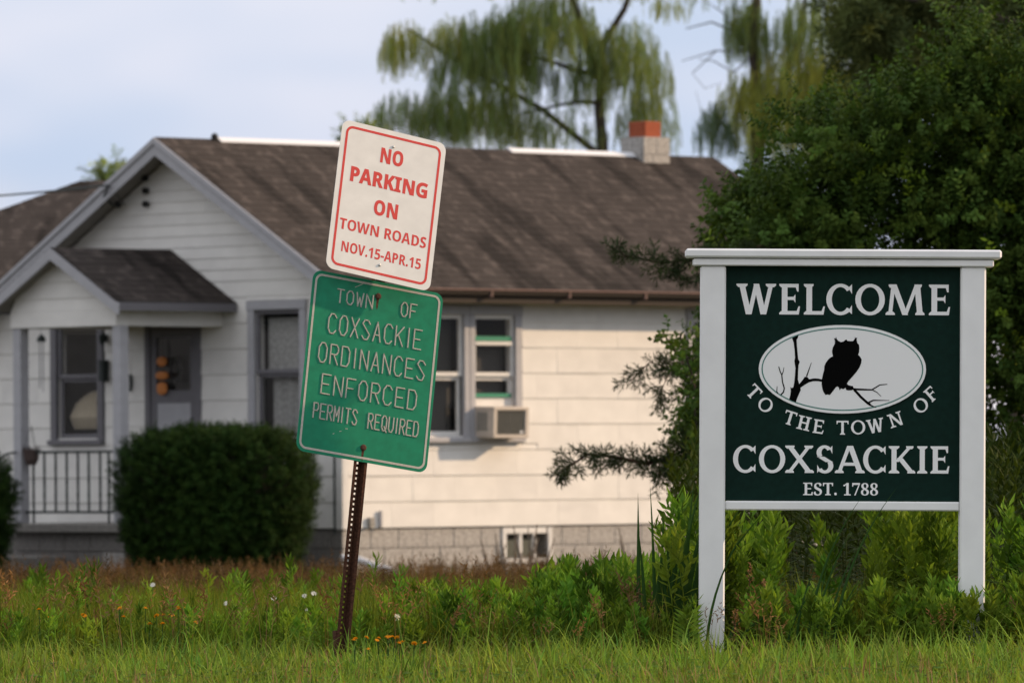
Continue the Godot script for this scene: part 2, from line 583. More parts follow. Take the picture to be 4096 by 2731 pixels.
func build_house() -> void:
	var house := group_node("house", self, Transform3D(Basis(Vector3.UP, deg_to_rad(44.5)), Vector3(-1.7596, -HY, -72.2)))
	tag(house, "white shingle-sided cottage with grey trim, brown roof and small front porch", "house")
	var GB := Basis(Vector3(0, 0, 1), Vector3.UP, Vector3(-1, 0, 0))   # wall frame of the gable end
	var L := 7.85
	var W := 5.7
	var RZ := 2.48                       # the ridge stands this far in from the sunlit wall
	var sill := 0.164 + HY
	var ex := 0.2685
	var top := sill + 10 * ex            # 2.85
	# --- side wall ---
	var holes_s := [Rect2(1.135, 1.115 + HY, 1.36, 1.27), Rect2(5.2, 1.115 + HY, 0.85, 1.27)]
	var trim_s := [Rect2(1.02, 1.03 + HY, 1.585, 1.46), Rect2(5.09, 1.03 + HY, 1.07, 1.46), Rect2(-1, 2.755 + HY, 20, 1)]
	var sw := obj("side_wall", sheathing(0.0, L, sill, top, holes_s), M.siding1, house)
	sw.set_meta("label", "sunlit long wall of wide white shingles")
	lap_siding(sw, 0.075, L, sill, 10, ex, 0.61, trim_s)
	# --- gable wall ---
	var gw := group_node("gable_wall", house, Transform3D(GB, Vector3.ZERO))
	gw.set_meta("label", "shaded gable end with wide shingles below and narrow clapboards above")
	var holes_g := [Rect2(-1.31, 1.115 + HY, 0.70, 1.325), Rect2(-2.95, 0.24 + HY, 0.72, 2.06), Rect2(-4.47, 1.125 + HY, 0.67, 1.22)]
	var trim_g := [Rect2(-1.42, 1.03 + HY, 0.92, 1.51), Rect2(-3.03, 0.2 + HY, 0.88, 2.18), Rect2(-4.58, 1.04 + HY, 0.89, 1.41), Rect2(-6.0, 2.44 + HY, 0.75, 1.0)]
	obj("sheathing", sheathing(-5.1, -0.12, sill, 2.62 + HY, holes_g), M.siding1, gw)
	lap_siding(gw, -W, -0.075, sill, 9, ex, 0.61, trim_g)
	var tri := MB.new()
	tri.prism(PackedVector2Array([Vector2(-5.1, 2.62 + HY), Vector2(-0.001, 2.62 + HY), Vector2(-0.001, 2.739 + HY), Vector2(-RZ, 4.17 + HY), Vector2(-5.1, 2.658 + HY)]), -0.12, 0.0)
	tri.prism(PackedVector2Array([Vector2(-W, sill), Vector2(-5.101, sill), Vector2(-5.101, 2.657 + HY), Vector2(-W, 2.31 + HY)]), -0.12, 0.0)
	obj("sheathing", tri, M.siding1, gw)
	# narrow clapboards in the gable triangle, clipped to the roof line
	var yb := sill + 9 * ex
	var half := func(y: float) -> float: return clampf((4.17 + HY - y) / 0.577, 0.0, 4.0)
	var rowh := 0.1225
	var first := true
	while yb < 4.1 + HY:
		var hh := 0.17 if first else rowh
		first = false
		var y1: float = minf(yb + hh, 4.16 + HY)
		var h0: float = half.call(yb)
		var h1: float = half.call(y1)
		var joint := rr(-0.4, 0.4) * h0
		var r0 := minf(h0, RZ)
		var r1 := minf(h1, RZ)
		var spans := [[-h0, joint - 0.001, -h1, clampf(joint - 0.001, -h1, r1)], [joint + 0.001, r0, clampf(joint + 0.001, -h1, r1), r1]]
		for s in spans:
			var xo: float = -RZ + s[0]
			obj("clapboard", wedge(s[0], s[1], s[2], s[3], y1 - yb, 0.016), M["siding%d" % (rng.randi() % 2)], gw, Vector3(xo, yb, 0))
		yb += hh
	# corner boards
	boxp("corner_board", Vector3(0.0, sill - 0.01, 0.001), Vector3(0.07, top - 0.03, 0.024), M.white_paint, house, 0.003)
	boxp("corner_board", Vector3(-0.024, sill - 0.01, -0.07), Vector3(-0.001, top - 0.03, 0.024), M.white_paint, house, 0.003)
	var gap_line := MB.new()
	gap_line.tube([Vector3(-0.035, 0.1 + HY, -0.085), Vector3(-0.035, 2.5 + HY, -0.085)], [0.011, 0.011], 6)
	obj("corner_gap_line", gap_line, M.iron, house)  # added dark rod drawing the gap line at the corner
	# back walls and floor
	boxp("back_wall", Vector3(0.121, sill, -W), Vector3(L, 2.28 + HY, -W + 0.12), M.siding1, house)
	boxp("back_wall", Vector3(L - 0.12, sill, -4.9), Vector3(L, top - 0.1, -0.121), M.siding1, house)
	boxp("back_wall", Vector3(L - 0.12, sill, -W + 0.121), Vector3(L, 2.28 + HY, -4.901), M.siding1, house)
	var bt := MB.new()
	bt.prism(PackedVector2Array([Vector2(-4.9, 2.7502 + HY), Vector2(-0.01, 2.7502 + HY), Vector2(-RZ, 4.17 + HY)]), -0.12, 0.0, Transform3D(GB, Vector3(L - 0.12, 0, 0)))
	obj("back_wall", bt, M.siding1, house)
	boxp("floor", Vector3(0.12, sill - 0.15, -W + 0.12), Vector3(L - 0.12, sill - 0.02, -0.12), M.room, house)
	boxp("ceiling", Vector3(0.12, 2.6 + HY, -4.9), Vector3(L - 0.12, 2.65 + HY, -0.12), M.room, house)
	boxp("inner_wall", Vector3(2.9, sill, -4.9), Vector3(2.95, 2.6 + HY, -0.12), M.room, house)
	# --- foundation of concrete blocks ---
	var fd := group_node("foundation", house)
	fd.set_meta("label", "pale concrete block foundation under the white siding")
	obj("core", sheathing(0.02, L - 0.02, -0.05, sill - 0.012, [Rect2(2.36, -0.17 + HY, 0.62, 0.25)], 0.2), M.block_old, fd, Vector3(0, 0, -0.03))
	boxp("core", Vector3(0.03, -0.05, -W + 0.02), Vector3(0.2, sill - 0.012, -0.24), M.block_old, fd)
	for row in 3:
		var y1 := sill - 0.012 - row * 0.203
		var x := -0.2 if row % 2 else 0.0
		while x < L:
			var rects := [Rect2(maxf(x, 0.0) + 0.003, y1 - 0.196, minf(x + 0.4, L) - maxf(x, 0.0) - 0.006, 0.196)]
			rects = cut(rects, Rect2(2.30, -0.25 + HY, 0.74, 0.40))
			for q: Rect2 in rects:
				if q.size.x > 0.03 and q.size.y > 0.02:
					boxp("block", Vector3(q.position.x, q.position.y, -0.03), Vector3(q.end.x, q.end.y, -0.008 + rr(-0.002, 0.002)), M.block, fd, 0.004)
			x += 0.4
		x = -0.2 if row % 2 == 0 else 0.0
		while x < W:
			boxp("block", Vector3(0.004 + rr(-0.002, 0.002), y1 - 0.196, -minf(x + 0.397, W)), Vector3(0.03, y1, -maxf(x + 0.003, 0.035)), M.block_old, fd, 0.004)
			x += 0.4
	# basement window
	var bw := group_node("basement_window", house, Transform3D(Basis(), Vector3(2.33, -0.185 + HY, -0.01)))
	var bf := MB.new()
	bf.box(Vector3(-0.03, -0.05, -0.03), Vector3(0.03, 0.33, 0.02), 0.004)
	bf.box(Vector3(0.65, -0.05, -0.03), Vector3(0.71, 0.33, 0.02), 0.004)
	bf.box(Vector3(0.03, 0.265, -0.03), Vector3(0.65, 0.33, 0.018), 0.004)
	bf.box(Vector3(0.03, -0.05, -0.03), Vector3(0.65, 0.0, 0.03), 0.004)
	obj("frame", bf, M.white_paint, bw)
	for k in 2:
		boxp("muntin", Vector3(0.225 + k * 0.205, 0.001, -0.02), Vector3(0.265 + k * 0.205, 0.264, 0.012), M.white_paint, bw, 0.003)
	for k in 3:
		pane(bw, 0.031 + k * 0.207, 0.222 + k * 0.207, 0.002, 0.262, -0.010)
	# --- windows ---
	var w1 := window(house, Transform3D(Basis(), Vector3(1.14, 1.12 + HY, 0)), 0.595, 1.265, 0.62, M.trim, M.white_paint, "window with dark slatted blind beside the air conditioner", 0.095, 0.078)
	blind(w1, 0.595, 0.04, 1.22, M.blind)
	var w2 := window(house, Transform3D(Basis(), Vector3(1.895, 1.12 + HY, 0)), 0.595, 1.265, 0.62, M.trim, M.white_paint, "window with the air conditioner in its lower half", 0.0765, 0.095)
	blind(w2, 0.595, 0.42, 0.92, M.blind)
	boxp("storm_rail", Vector3(0.03, 0.945, -0.004), Vector3(0.565, 0.985, 0.012), M.white_paint, w2, 0.003)
	boxp("weather_strip", Vector3(0.03, 0.99, -0.006), Vector3(0.565, 1.04, 0.002), M.teal_strip, w2)
	boxp("weather_strip", Vector3(0.03, 0.40, -0.02), Vector3(0.565, 0.44, -0.01), M.teal_strip, w2)
	boxp("filler_panel", Vector3(0.0, 0.0, -0.06), Vector3(0.595, 0.398, -0.034), M.white_paint, w2)
	var w3 := window(house, Transform3D(Basis(), Vector3(5.2, 1.12 + HY, 0)), 0.85, 1.26, 0.62, M.trim, M.white_paint)
	blind(w3, 0.85, 0.04, 1.2, M.blind)
	var w4 := window(house, Transform3D(GB, Vector3(0, 1.12 + HY, -1.31)), 0.70, 1.32, 0.66, M.trim, M.trim_dark, "gable window with a pale drawn shade")
	boxp("roller_shade", Vector3(0.06, 0.62, -0.14), Vector3(0.67, 1.24, -0.13), M.shade_cloth, w4)
	obj("curtain", folds(0.60, 0.02, 0.7, -0.18, 3.0, 0.02), M.shade_cloth, w4, Vector3(0.08, 0, 0))
	var w5 := window(house, Transform3D(GB, Vector3(0, 1.13 + HY, -4.47)), 0.67, 1.215, 0.64, M.trim_dark, M.trim_dark, "dark porch window with a bunched beige curtain")
	var cu := MB.new()
	for k in 9:
		var t := float(k) / 8
		cu.tube([Vector3(0.08 + t * 0.5, 0.10, -0.2), Vector3(0.07 + t * 0.52, 0.22, -0.17), Vector3(0.09 + t * 0.5, 0.38 + 0.12 * sin(t * 2.6), -0.21)], [0.03, 0.05, 0.02], 6)
	obj("curtain", cu, M.curtain, w5)
	# --- door ---
	var dn := group_node("door", house, Transform3D(GB, Vector3(0, 0.22 + HY, -2.95)))
	dn.set_meta("label", "grey storm door under the porch roof")
	var df := MB.new()
	df.box(Vector3(-0.08, 0, -0.02), Vector3(0, 2.08, 0.035), 0.004)
	df.box(Vector3(0.72, 0, -0.02), Vector3(0.80, 2.08, 0.035), 0.004)
	df.box(Vector3(-0.08, 2.081, -0.02), Vector3(0.80, 2.16, 0.035), 0.004)
	obj("frame", df, M.trim_dark, dn)
	var dl := MB.new()
	dl.box(Vector3(0.004, 0.01, -0.03), Vector3(0.09, 2.07, 0.015))
	dl.box(Vector3(0.63, 0.01, -0.03), Vector3(0.716, 2.07, 0.015))
	dl.box(Vector3(0.09, 1.96, -0.03), Vector3(0.63, 2.07, 0.015))
	dl.box(Vector3(0.09, 1.27, -0.03), Vector3(0.63, 1.40, 0.015))
	dl.box(Vector3(0.09, 0.01, -0.03), Vector3(0.63, 0.14, 0.015))
	obj("leaf", dl, M.trim_dark, dn)
	boxp("panel", Vector3(0.09, 0.14, -0.015), Vector3(0.63, 1.27, 0.005), M.trim, dn)
	pane(dn, 0.09, 0.63, 1.40, 1.96, -0.005)
	var hnd := MB.new()
	hnd.tube([Vector3(0.67, 1.10, 0.015), Vector3(0.67, 1.10, 0.05), Vector3(0.67, 0.98, 0.05), Vector3(0.67, 0.98, 0.015)], [0.008, 0.008, 0.008, 0.008], 6)
	obj("handle", hnd, M.iron, dn)
	# --- roof ---
	var rt := roof_texture(31)
	roof_material("roof", rt, 0.86)
	var rf := group_node("roof", house)
	rf.set_meta("label", "weathered brown shingle roof with dark run-down stains")
	var ry := 4.287 + HY
	var ey := ry - 0.577 * 2.84
	var x0 := -0.35
	var x1 := L + 0.3
	obj("slope", slope(Vector3(x0, ey, 0.36), Vector3(x1, ey, 0.36), Vector3(x0, ry, -2.48), Vector3(x1, ry, -2.48)), M.roof, rf)
	obj("slope", slope(Vector3(x1, ry - 0.577 * 3.58, -RZ - 3.58), Vector3(x0, ry - 0.577 * 3.58, -RZ - 3.58), Vector3(x1, ry, -2.48), Vector3(x0, ry, -2.48)), M.roof, rf)
	# roof deck with soffits
	for s: float in [1.0, -1.0]:
		var dk := MB.new()
		var out: float = 2.83 if s > 0.0 else 3.57
		var ez: float = -RZ + s * out
		var yo := ry - 0.577 * out
		var a := Vector3(x0 + 0.02, yo - 0.012, ez)
		var b := Vector3(x1 - 0.02, yo - 0.012, ez)
		var c := Vector3(x1 - 0.02, ry - 0.012, -2.48)
		var d := Vector3(x0 + 0.02, ry - 0.012, -2.48)
		var dn2 := Vector3(0, -0.085, 0)
		dk.quad(a, d, c, b)
		dk.quad(a + dn2, b + dn2, c + dn2, d + dn2)
		dk.quad(a, b, b + dn2, a + dn2)
		dk.quad(a, a + dn2, d + dn2, d)
		dk.quad(b, c, c + dn2, b + dn2)
		obj("soffit", dk, M.soffit, rf)
	# rake boards on the gable, and the moulding above them
	for s: float in [1.0, -1.0]:
		for part in [[0.0, 0.175, 0.026, "rake_board"], [-0.004, 0.052, 0.046, "rake_moulding"]]:
			var m := MB.new()
			var out: float = 2.86 if s > 0.0 else 3.60
			var ez: float = s * out
			var ye := ry - 0.577 * out
			var lo := float(part[1])
			var t := Transform3D(GB, Vector3(x0 + 0.02, 0, -2.48))
			var pts := PackedVector2Array([Vector2(0, ry - 0.012 - float(part[0])), Vector2(ez, ye - 0.012 - float(part[0])), Vector2(ez, ye - lo), Vector2(0, ry - lo - 0.02)])
			m.prism(pts, 0.0, part[2], t)
			obj(part[3], m, M.trim, rf)
	# eave: fascia and rusty gutter with its straps, shaded body and sunlit lip put into their colours
	boxp("fascia", Vector3(x0 + 0.03, ey - 0.15, 0.335), Vector3(x1 - 0.03, ey - 0.008, 0.352), M.shade_brown, rf)
	boxp("eave_soffit", Vector3(x0 + 0.05, ey - 0.135, 0.02), Vector3(x1 - 0.05, ey - 0.12, 0.334), M.shade_brown, rf)  # dark board added to deepen the shade below the eave
	var gt := MB.new()
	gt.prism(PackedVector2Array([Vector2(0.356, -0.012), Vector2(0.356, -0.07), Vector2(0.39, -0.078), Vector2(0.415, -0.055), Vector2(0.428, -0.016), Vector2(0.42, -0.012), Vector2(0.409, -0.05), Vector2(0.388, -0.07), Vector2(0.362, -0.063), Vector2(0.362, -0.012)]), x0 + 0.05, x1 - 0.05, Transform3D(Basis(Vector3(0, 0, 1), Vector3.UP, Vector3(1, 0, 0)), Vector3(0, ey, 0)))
	obj("gutter", gt, M.shade_brown, rf)
	boxp("gutter_lip", Vector3(x0 + 0.045, ey - 0.022, 0.429), Vector3(x1 - 0.045, ey - 0.004, 0.441), M.gutter, rf, 0.004)  # painted paler than the gutter body for its sunlit line
	for k in 7:
		boxp("gutter_strap", Vector3(0.6 + k * 1.15, ey - 0.088, 0.353), Vector3(0.62 + k * 1.15, ey - 0.024, 0.433), M.gutter, rf)
	# ridge flashing and a pipe end
	for sp in [[0.53, 2.4], [4.86, 7.2]]:
		var rc := MB.new()
		rc.prism(PackedVector2Array([Vector2(-0.07, -0.034), Vector2(0.0, 0.010), Vector2(0.07, -0.034), Vector2(0.07, -0.024), Vector2(0.0, 0.022), Vector2(-0.07, -0.024)]), sp[0], sp[1], Transform3D(Basis(Vector3(0, 0, 1), Vector3.UP, Vector3(1, 0, 0)), Vector3(0, ry, -2.48)))
		obj("ridge_flashing", rc, M.pipe_white, rf)
	var knob := MB.new()
	knob.tube([Vector3(0.48, ry - 0.05, -2.46), Vector3(0.48, ry + 0.03, -2.46), Vector3(0.48, ry + 0.06, -2.46)], [0.03, 0.04, 0.02], 8)
	obj("vent_cap", knob, M.black, rf)
	# chimney: block shaft, clay flue
	var ch := group_node("chimney", house, Transform3D(Basis(), Vector3(6.83, 0, -2.31)))
	ch.set_meta("label", "pale block chimney with a red clay flue on the ridge")
	boxp("core", Vector3(0.01, ry - 0.6, -0.34), Vector3(0.41, ry + 0.19, -0.01), M.block, ch)
	for row in 3:
		var y0 := ry - 0.405 + row * 0.2
		for k in 2:
			var b0: float = ([0.0, 0.211] if row % 2 == 0 else [0.0, 0.141])[k] + 0.001
			var b1: float = ([0.209, 0.42] if row % 2 == 0 else [0.139, 0.42])[k] - 0.001
			boxp("block", Vector3(b0, y0, -0.012), Vector3(b1, y0 + 0.196, 0.008), M.block, ch, 0.003)
			boxp("block", Vector3(b0, y0, -0.358), Vector3(b1, y0 + 0.196, -0.338), M.block, ch, 0.003)
			boxp("block", Vector3(-0.008, y0, -0.337 + b0 * 0.77), Vector3(0.012, y0 + 0.196, -0.337 + b1 * 0.77), M.block, ch, 0.003)
			boxp("block", Vector3(0.408, y0, -0.337 + b0 * 0.77), Vector3(0.428, y0 + 0.196, -0.337 + b1 * 0.77), M.block, ch, 0.003)
	var fl := MB.new()
	var f0 := ry + 0.18
	var f1 := ry + 0.37
	fl.box(Vector3(0.08, f0, -0.31), Vector3(0.34, f1, -0.28), 0.008)
	fl.box(Vector3(0.08, f0, -0.08), Vector3(0.34, f1, -0.05), 0.008)
	fl.box(Vector3(0.08, f0, -0.279), Vector3(0.11, f1 - 0.001, -0.081), 0.008)
	fl.box(Vector3(0.31, f0, -0.279), Vector3(0.34, f1 - 0.001, -0.081), 0.008)
	obj("flue", fl, M.terracotta, ch)
	# insulators and bracket on the gable
	for p in [[2.975, 3.877, 0.0], [2.97, 3.741, 0.0], [2.97, 3.601, 0.0], [3.48, 3.609, 0.2], [3.30, 3.603, 0.1]]:
		var kn := MB.new()
		kn.tube([Vector3.ZERO, Vector3(0, 0, 0.03), Vector3(0, 0, 0.035), Vector3(0, 0, 0.075), Vector3(0, 0, 0.08)], [0.012, 0.012, 0.034, 0.036, 0.02], 8)
		var ko := obj("insulator", kn, M.black, house)
		ko.transform = Transform3D(GB, Vector3(-p[2], p[1] + HY, -p[0]))
	# pipe stub and meter box low on the side wall
	boxp("pipe_stub", Vector3(0.49, 0.17 + HY, 0.02), Vector3(0.525, 0.345 + HY, 0.05), M.trim, house, 0.006)
	boxp("outlet_box", Vector3(0.33, 0.18 + HY, 0.018), Vector3(0.41, 0.275 + HY, 0.06), M.soffit, house, 0.006)
	build_porch(house, GB)
	build_house_things(house, GB)

func build_porch(house: Node3D, GB: Basis) -> void:
	var p := group_node("porch", house, Transform3D(GB, Vector3(0, HY, 0)))
	p.set_meta("label", "small gabled porch with square posts over a concrete stoop")
	# frame: x = -b, y world, z = out from the gable wall
	boxp("slab", Vector3(-3.49, 0.135, 0.03), Vector3(-1.67, 0.232, 1.60), M.slab, p, 0.012)
	boxp("stoop_core", Vector3(-3.42, -0.5, 0.04), Vector3(-1.74, 0.134, 1.46), M.block_old, p)
	for row in 3:
		var y1 := 0.131 - row * 0.2
		var x := -3.45 - (0.2 if row % 2 else 0.0)
		while x < -1.72:
			var xa := maxf(x, -3.45) + 0.003
			var xb := minf(x + 0.4, -1.71) - 0.003
			if xb - xa > 0.03:
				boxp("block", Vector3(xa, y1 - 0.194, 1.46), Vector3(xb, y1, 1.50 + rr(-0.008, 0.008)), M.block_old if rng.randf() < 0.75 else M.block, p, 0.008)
			x += 0.4
		var z := 0.04
		while z < 1.4:
			boxp("block", Vector3(-1.74, y1 - 0.194, z), Vector3(-1.71 + rr(-0.004, 0.004), y1, minf(z + 0.394, 1.455)), M.block_old, p, 0.006)
			z += 0.4
	boxp("step", Vector3(-4.1, -0.5, 1.51), Vector3(-2.62, -0.105, 1.88), M.slab, p, 0.015)
	boxp("step", Vector3(-4.25, -0.5, 1.881), Vector3(-2.80, -0.275, 2.22), M.slab, p, 0.015)
	for x in [-3.457, -1.872]:
		boxp("post", Vector3(x, 0.233, 1.38), Vector3(x + 0.122, 2.275, 1.50), M.trim, p, 0.006)
	# beams and gable infill
	boxp("beam", Vector3(-3.475, 2.276, 1.36), Vector3(-1.79, 2.448, 1.515), M.siding0, p, 0.004)
	boxp("beam", Vector3(-1.915, 2.276, 0.02), Vector3(-1.80, 2.50, 1.359), M.siding0, p, 0.004)
	boxp("beam", Vector3(-3.47, 2.276, 0.02), Vector3(-3.355, 2.50, 1.359), M.siding0, p, 0.004)
	boxp("ceiling", Vector3(-3.354, 2.42, 0.02), Vector3(-1.916, 2.44, 1.359), M.soffit, p)
	var ry := 3.106
	var k := 0.566
	var core := MB.new()
	core.prism(PackedVector2Array([Vector2(-3.45, 2.45), Vector2(-1.80, 2.45), Vector2(-1.80, 2.535), Vector2(-2.614, ry - 0.10), Vector2(-3.45, 2.535)]), 1.40, 1.49)
	obj("gable_core", core, M.siding1, p)
	var ys := [2.449, 2.573, 2.744, 2.90]
	for i in ys.size():
		var y0: float = ys[i]
		var y1: float = (ys[i + 1] if i + 1 < ys.size() else 2.985)
		var h0 := minf(0.835, (ry - 0.09 - y0) / k)
		var h1 := minf(0.835, (ry - 0.09 - y1) / k)
		obj("clapboard", wedge(-h0, h0, -h1, h1, y1 - y0, 0.018), M["siding%d" % (i % 2)], p, Vector3(-2.63 - h0, y0, 1.491))
	# roof of the porch
	var pr := roof_texture(57)
	roof_material("porch_roof", pr, 0.75)
	var hw := 1.04
	var ey := ry - k * hw
	obj("roof_slope", slope(Vector3(-2.614 + hw, ey, 1.70), Vector3(-2.614 + hw, ey, 0.02), Vector3(-2.614, ry, 1.70), Vector3(-2.614, ry, 0.02)), M.porch_roof, p)
	obj("roof_slope", slope(Vector3(-2.614 - hw, ey, 0.02), Vector3(-2.614 - hw, ey, 1.70), Vector3(-2.614, ry, 0.02), Vector3(-2.614, ry, 1.70)), M.porch_roof, p)
	for s: float in [1.0, -1.0]:
		var dk := MB.new()
		var pts := PackedVector2Array([Vector2(-2.614, ry - 0.014), Vector2(-2.614 + s * (hw - 0.01), ey - 0.006), Vector2(-2.614 + s * (hw - 0.01), ey - 0.07), Vector2(-2.614, ry - 0.085)])
		dk.prism(pts, 0.021, 1.675)
		obj("soffit", dk, M.soffit, p)
		var rk := MB.new()
		var p2 := PackedVector2Array([Vector2(-2.614, ry - 0.006), Vector2(-2.614 + s * (hw + 0.02), ey - 0.008 - 0.011), Vector2(-2.614 + s * (hw + 0.02), ey - 0.13), Vector2(-2.614, ry - 0.13)])
		rk.prism(p2, 1.676, 1.705)
		obj("rake_board", rk, M.trim, p)
		var ex := -2.614 + s * (hw + 0.008)
		boxp("eave_board", Vector3(minf(ex, ex - s * 0.02), ey - 0.09, 0.03), Vector3(maxf(ex, ex - s * 0.02), ey - 0.004, 1.675), M.trim_dark, p)
	# iron railing
	boxp("top_rail", Vector3(-3.334, 0.965, 1.43), Vector3(-1.873, 0.99, 1.455), M.iron, p, 0.004)
	boxp("bottom_rail", Vector3(-3.334, 0.335, 1.433), Vector3(-1.873, 0.362, 1.452), M.iron, p, 0.004)
	for b in [3.2, 3.025, 2.845, 2.668, 2.49, 2.318, 2.138, 2.004]:
		var low := 0.233 if b > 3.1 or b < 2.1 else 0.363
		boxp("baluster", Vector3(-b - 0.009, low, 1.434), Vector3(-b + 0.009, 0.964, 1.452), M.iron, p)
		var tw := MB.new()
		for q in 3:
			tw.xbox(Transform3D(Basis(Vector3.UP, 0.78), Vector3(-b, 0.5 + q * 0.14, 1.443)), Vector3(-0.013, 0, -0.013), Vector3(0.013, 0.05, 0.013))
		obj("twist", tw, M.iron, p)
	var hr := MB.new()
	hr.tube([Vector3(-3.40, 0.98, 1.51), Vector3(-3.45, 0.96, 1.6), Vector3(-3.6, 0.55, 2.2)], [0.012, 0.012, 0.012], 6)
	hr.tube([Vector3(-3.6, -0.4, 2.2), Vector3(-3.6, 0.55, 2.2)], [0.012, 0.012], 6)
	obj("handrail", hr, M.iron, p)

func hung(called: String, house: Node3D, GB: Basis, b: float, y: float, out: float) -> Node3D:
	# a top-level thing placed in the gable's frame: x to the corner, y up, z out of the wall
	var local := Transform3D(GB, Vector3(-out, y + HY, -b))
	return group_node(called, self, house.transform * local)

func build_house_things(house: Node3D, GB: Basis) -> void:
	# window air conditioner
	var ac := group_node("air_conditioner", self, house.transform * Transform3D(Basis(Vector3.RIGHT, 0.04), Vector3(1.88, 1.10 + HY, 0.0)))
	tag(ac, "beige window air conditioner sticking out of the sunlit wall", "air conditioner")
	var cs := MB.new()
	cs.box(Vector3(0, 0, -0.12), Vector3(0.52, 0.325, 0.03), 0.006)
	cs.box(Vector3(0, 0.0, 0.031), Vector3(0.52, 0.035, 0.31), 0.006)
	cs.box(Vector3(0, 0.29, 0.031), Vector3(0.52, 0.325, 0.31), 0.006)
	cs.box(Vector3(0, 0.0351, 0.031), Vector3(0.05, 0.2899, 0.309), 0.004)
	cs.box(Vector3(0.47, 0.0351, 0.031), Vector3(0.52, 0.2899, 0.309), 0.004)
	obj("case", cs, M.ac_case, ac)
	boxp("coil", Vector3(0.051, 0.036, 0.04), Vector3(0.469, 0.289, 0.285), M.ac_grille, ac)
	var fin := MB.new()
	for k in 26:
		fin.box(Vector3(0.06 + k * 0.0158, 0.037, 0.286), Vector3(0.064 + k * 0.0158, 0.288, 0.296))
	obj("fins", fin, M.ac_grille, ac).set_meta("kind", "stuff")
	for k in 5:
		boxp("louver", Vector3(-0.003, 0.07, 0.06 + k * 0.033), Vector3(0.002, 0.27, 0.08 + k * 0.033), M.ac_grille, ac)
	boxp("badge", Vector3(0.40, 0.05, 0.297), Vector3(0.44, 0.075, 0.301), M.pipe_white, ac)
	# mailbox
	var mb := hung("mailbox", house, GB, 3.655, 1.73, 0.02)
	tag(mb, "narrow dark mailbox on the porch wall beside the window", "mailbox")
	boxp("box", Vector3(-0.04, 0, 0), Vector3(0.04, 0.2, 0.085), M.iron, mb, 0.008)
	boxp("lid", Vector3(-0.044, 0.2005, 0), Vector3(0.044, 0.226, 0.09), M.iron, mb, 0.006)
	# porch lamp, unlit
	var pl := hung("porch_lamp", house, GB, 3.655, 2.12, 0.018)
	tag(pl, "small unlit dark wall lamp above the mailbox", "lamp")
	var lm := MB.new()
	lm.tube([Vector3(0, 0.0, 0.06), Vector3(0, 0.03, 0.06), Vector3(0, 0.09, 0.06), Vector3(0, 0.12, 0.06)], [0.012, 0.03, 0.04, 0.012], 8)
	obj("lantern", lm, M.iron, pl)
	boxp("wall_plate", Vector3(-0.025, 0.03, 0), Vector3(0.025, 0.11, 0.012), M.iron, pl, 0.003)
	boxp("arm", Vector3(-0.008, 0.10, 0.012), Vector3(0.008, 0.114, 0.06), M.iron, pl)
	# scrolled bracket between the porch post and the door
	var br := hung("scroll_bracket", house, GB, 3.27, 1.60, 0.018)
	tag(br, "small dark scrolled iron ornament on the wall beside the door", "wall ornament")
	var sc := MB.new()
	var pts := []
	var rd := []
	for k in 15:
		var an := -1.9 + k * 0.27
		pts.append(Vector3(0.045 * cos(an), 0.11 + 0.085 * sin(an), 0.012))
		rd.append(0.007)
	sc.tube(pts, rd, 5)
	obj("scroll", sc, M.iron, br)
	boxp("back_plate", Vector3(-0.012, 0.02, 0), Vector3(0.012, 0.2, 0.008), M.iron, br)
	# orange hanging ornament on the storm door
	var orn := hung("hanging_ornament", house, GB, 2.73, 1.575, 0.02)
	tag(orn, "three orange scalloped lobes hanging in a chain on the storm door", "ornament")
	var cord := MB.new()
	cord.tube([Vector3(0, 0.36, 0.03), Vector3(0, 0.62, 0.02)], [0.004, 0.004], 5)
	obj("cord", cord, M.wicker, orn)
	for s in [[0.30, 0.078, 0.10], [0.16, 0.098, 0.085], [0.0, 0.082, 0.13]]:
		var lb := MB.new()
		var hh: float = s[2]
		lb.tube([Vector3(0, s[0], 0.03), Vector3(0, s[0] + hh * 0.25, 0.03), Vector3(0, s[0] + hh * 0.75, 0.03), Vector3(0, s[0] + hh, 0.03)], [s[1] * 0.45, s[1] * 0.95, s[1], s[1] * 0.55], 10)
		var lo := obj("lobe", lb, M.orange, orn)
		lo.scale = Vector3(1, 1, 0.35)
		lo.position.z = 0.02
	# wreath of pale twigs next to it
	var wr := hung("wreath", house, GB, 2.53, 1.72, 0.02)
	tag(wr, "pale dried twig wreath behind the orange ornament on the door", "wreath")
	var wm := MB.new()
	for k in 40:
		var an := k * TAU / 40.0
		var c := Vector3(0.07 * cos(an), 0.12 + 0.12 * sin(an), 0.02)
		wm.leaf(c, Vector3(-sin(an), cos(an), rr(-0.4, 0.4)).normalized(), Vector3(cos(an), sin(an), 0), 0.07, 0.014)
	obj("twigs", wm, M.blind, wr)
	# hanging chime
	var cm := hung("wind_chime", house, GB, 3.81, 1.62, 0.8)
	tag(cm, "thin dark wind chime hanging at the back of the porch", "wind chime")
	var cc := MB.new()
	cc.tube([Vector3(0, 0.55, 0), Vector3(0, 0.8, 0)], [0.003, 0.003], 4)
	obj("cord", cc, M.iron, cm)
	var cap := MB.new()
	cap.tube([Vector3(0, 0.53, 0), Vector3(0, 0.57, 0), Vector3(0, 0.61, 0)], [0.05, 0.045, 0.01], 8)
	obj("cap", cap, M.iron, cm)
	for k in 4:
		var tb := MB.new()
		var q := Vector3(0.025 * cos(k * 1.57), 0, 0.025 * sin(k * 1.57))
		tb.tube([q + Vector3(0, 0.08 * k * 0.4, 0), q + Vector3(0, 0.53, 0)], [0.006, 0.006], 5)
		obj("tube", tb, M.trim, cm)
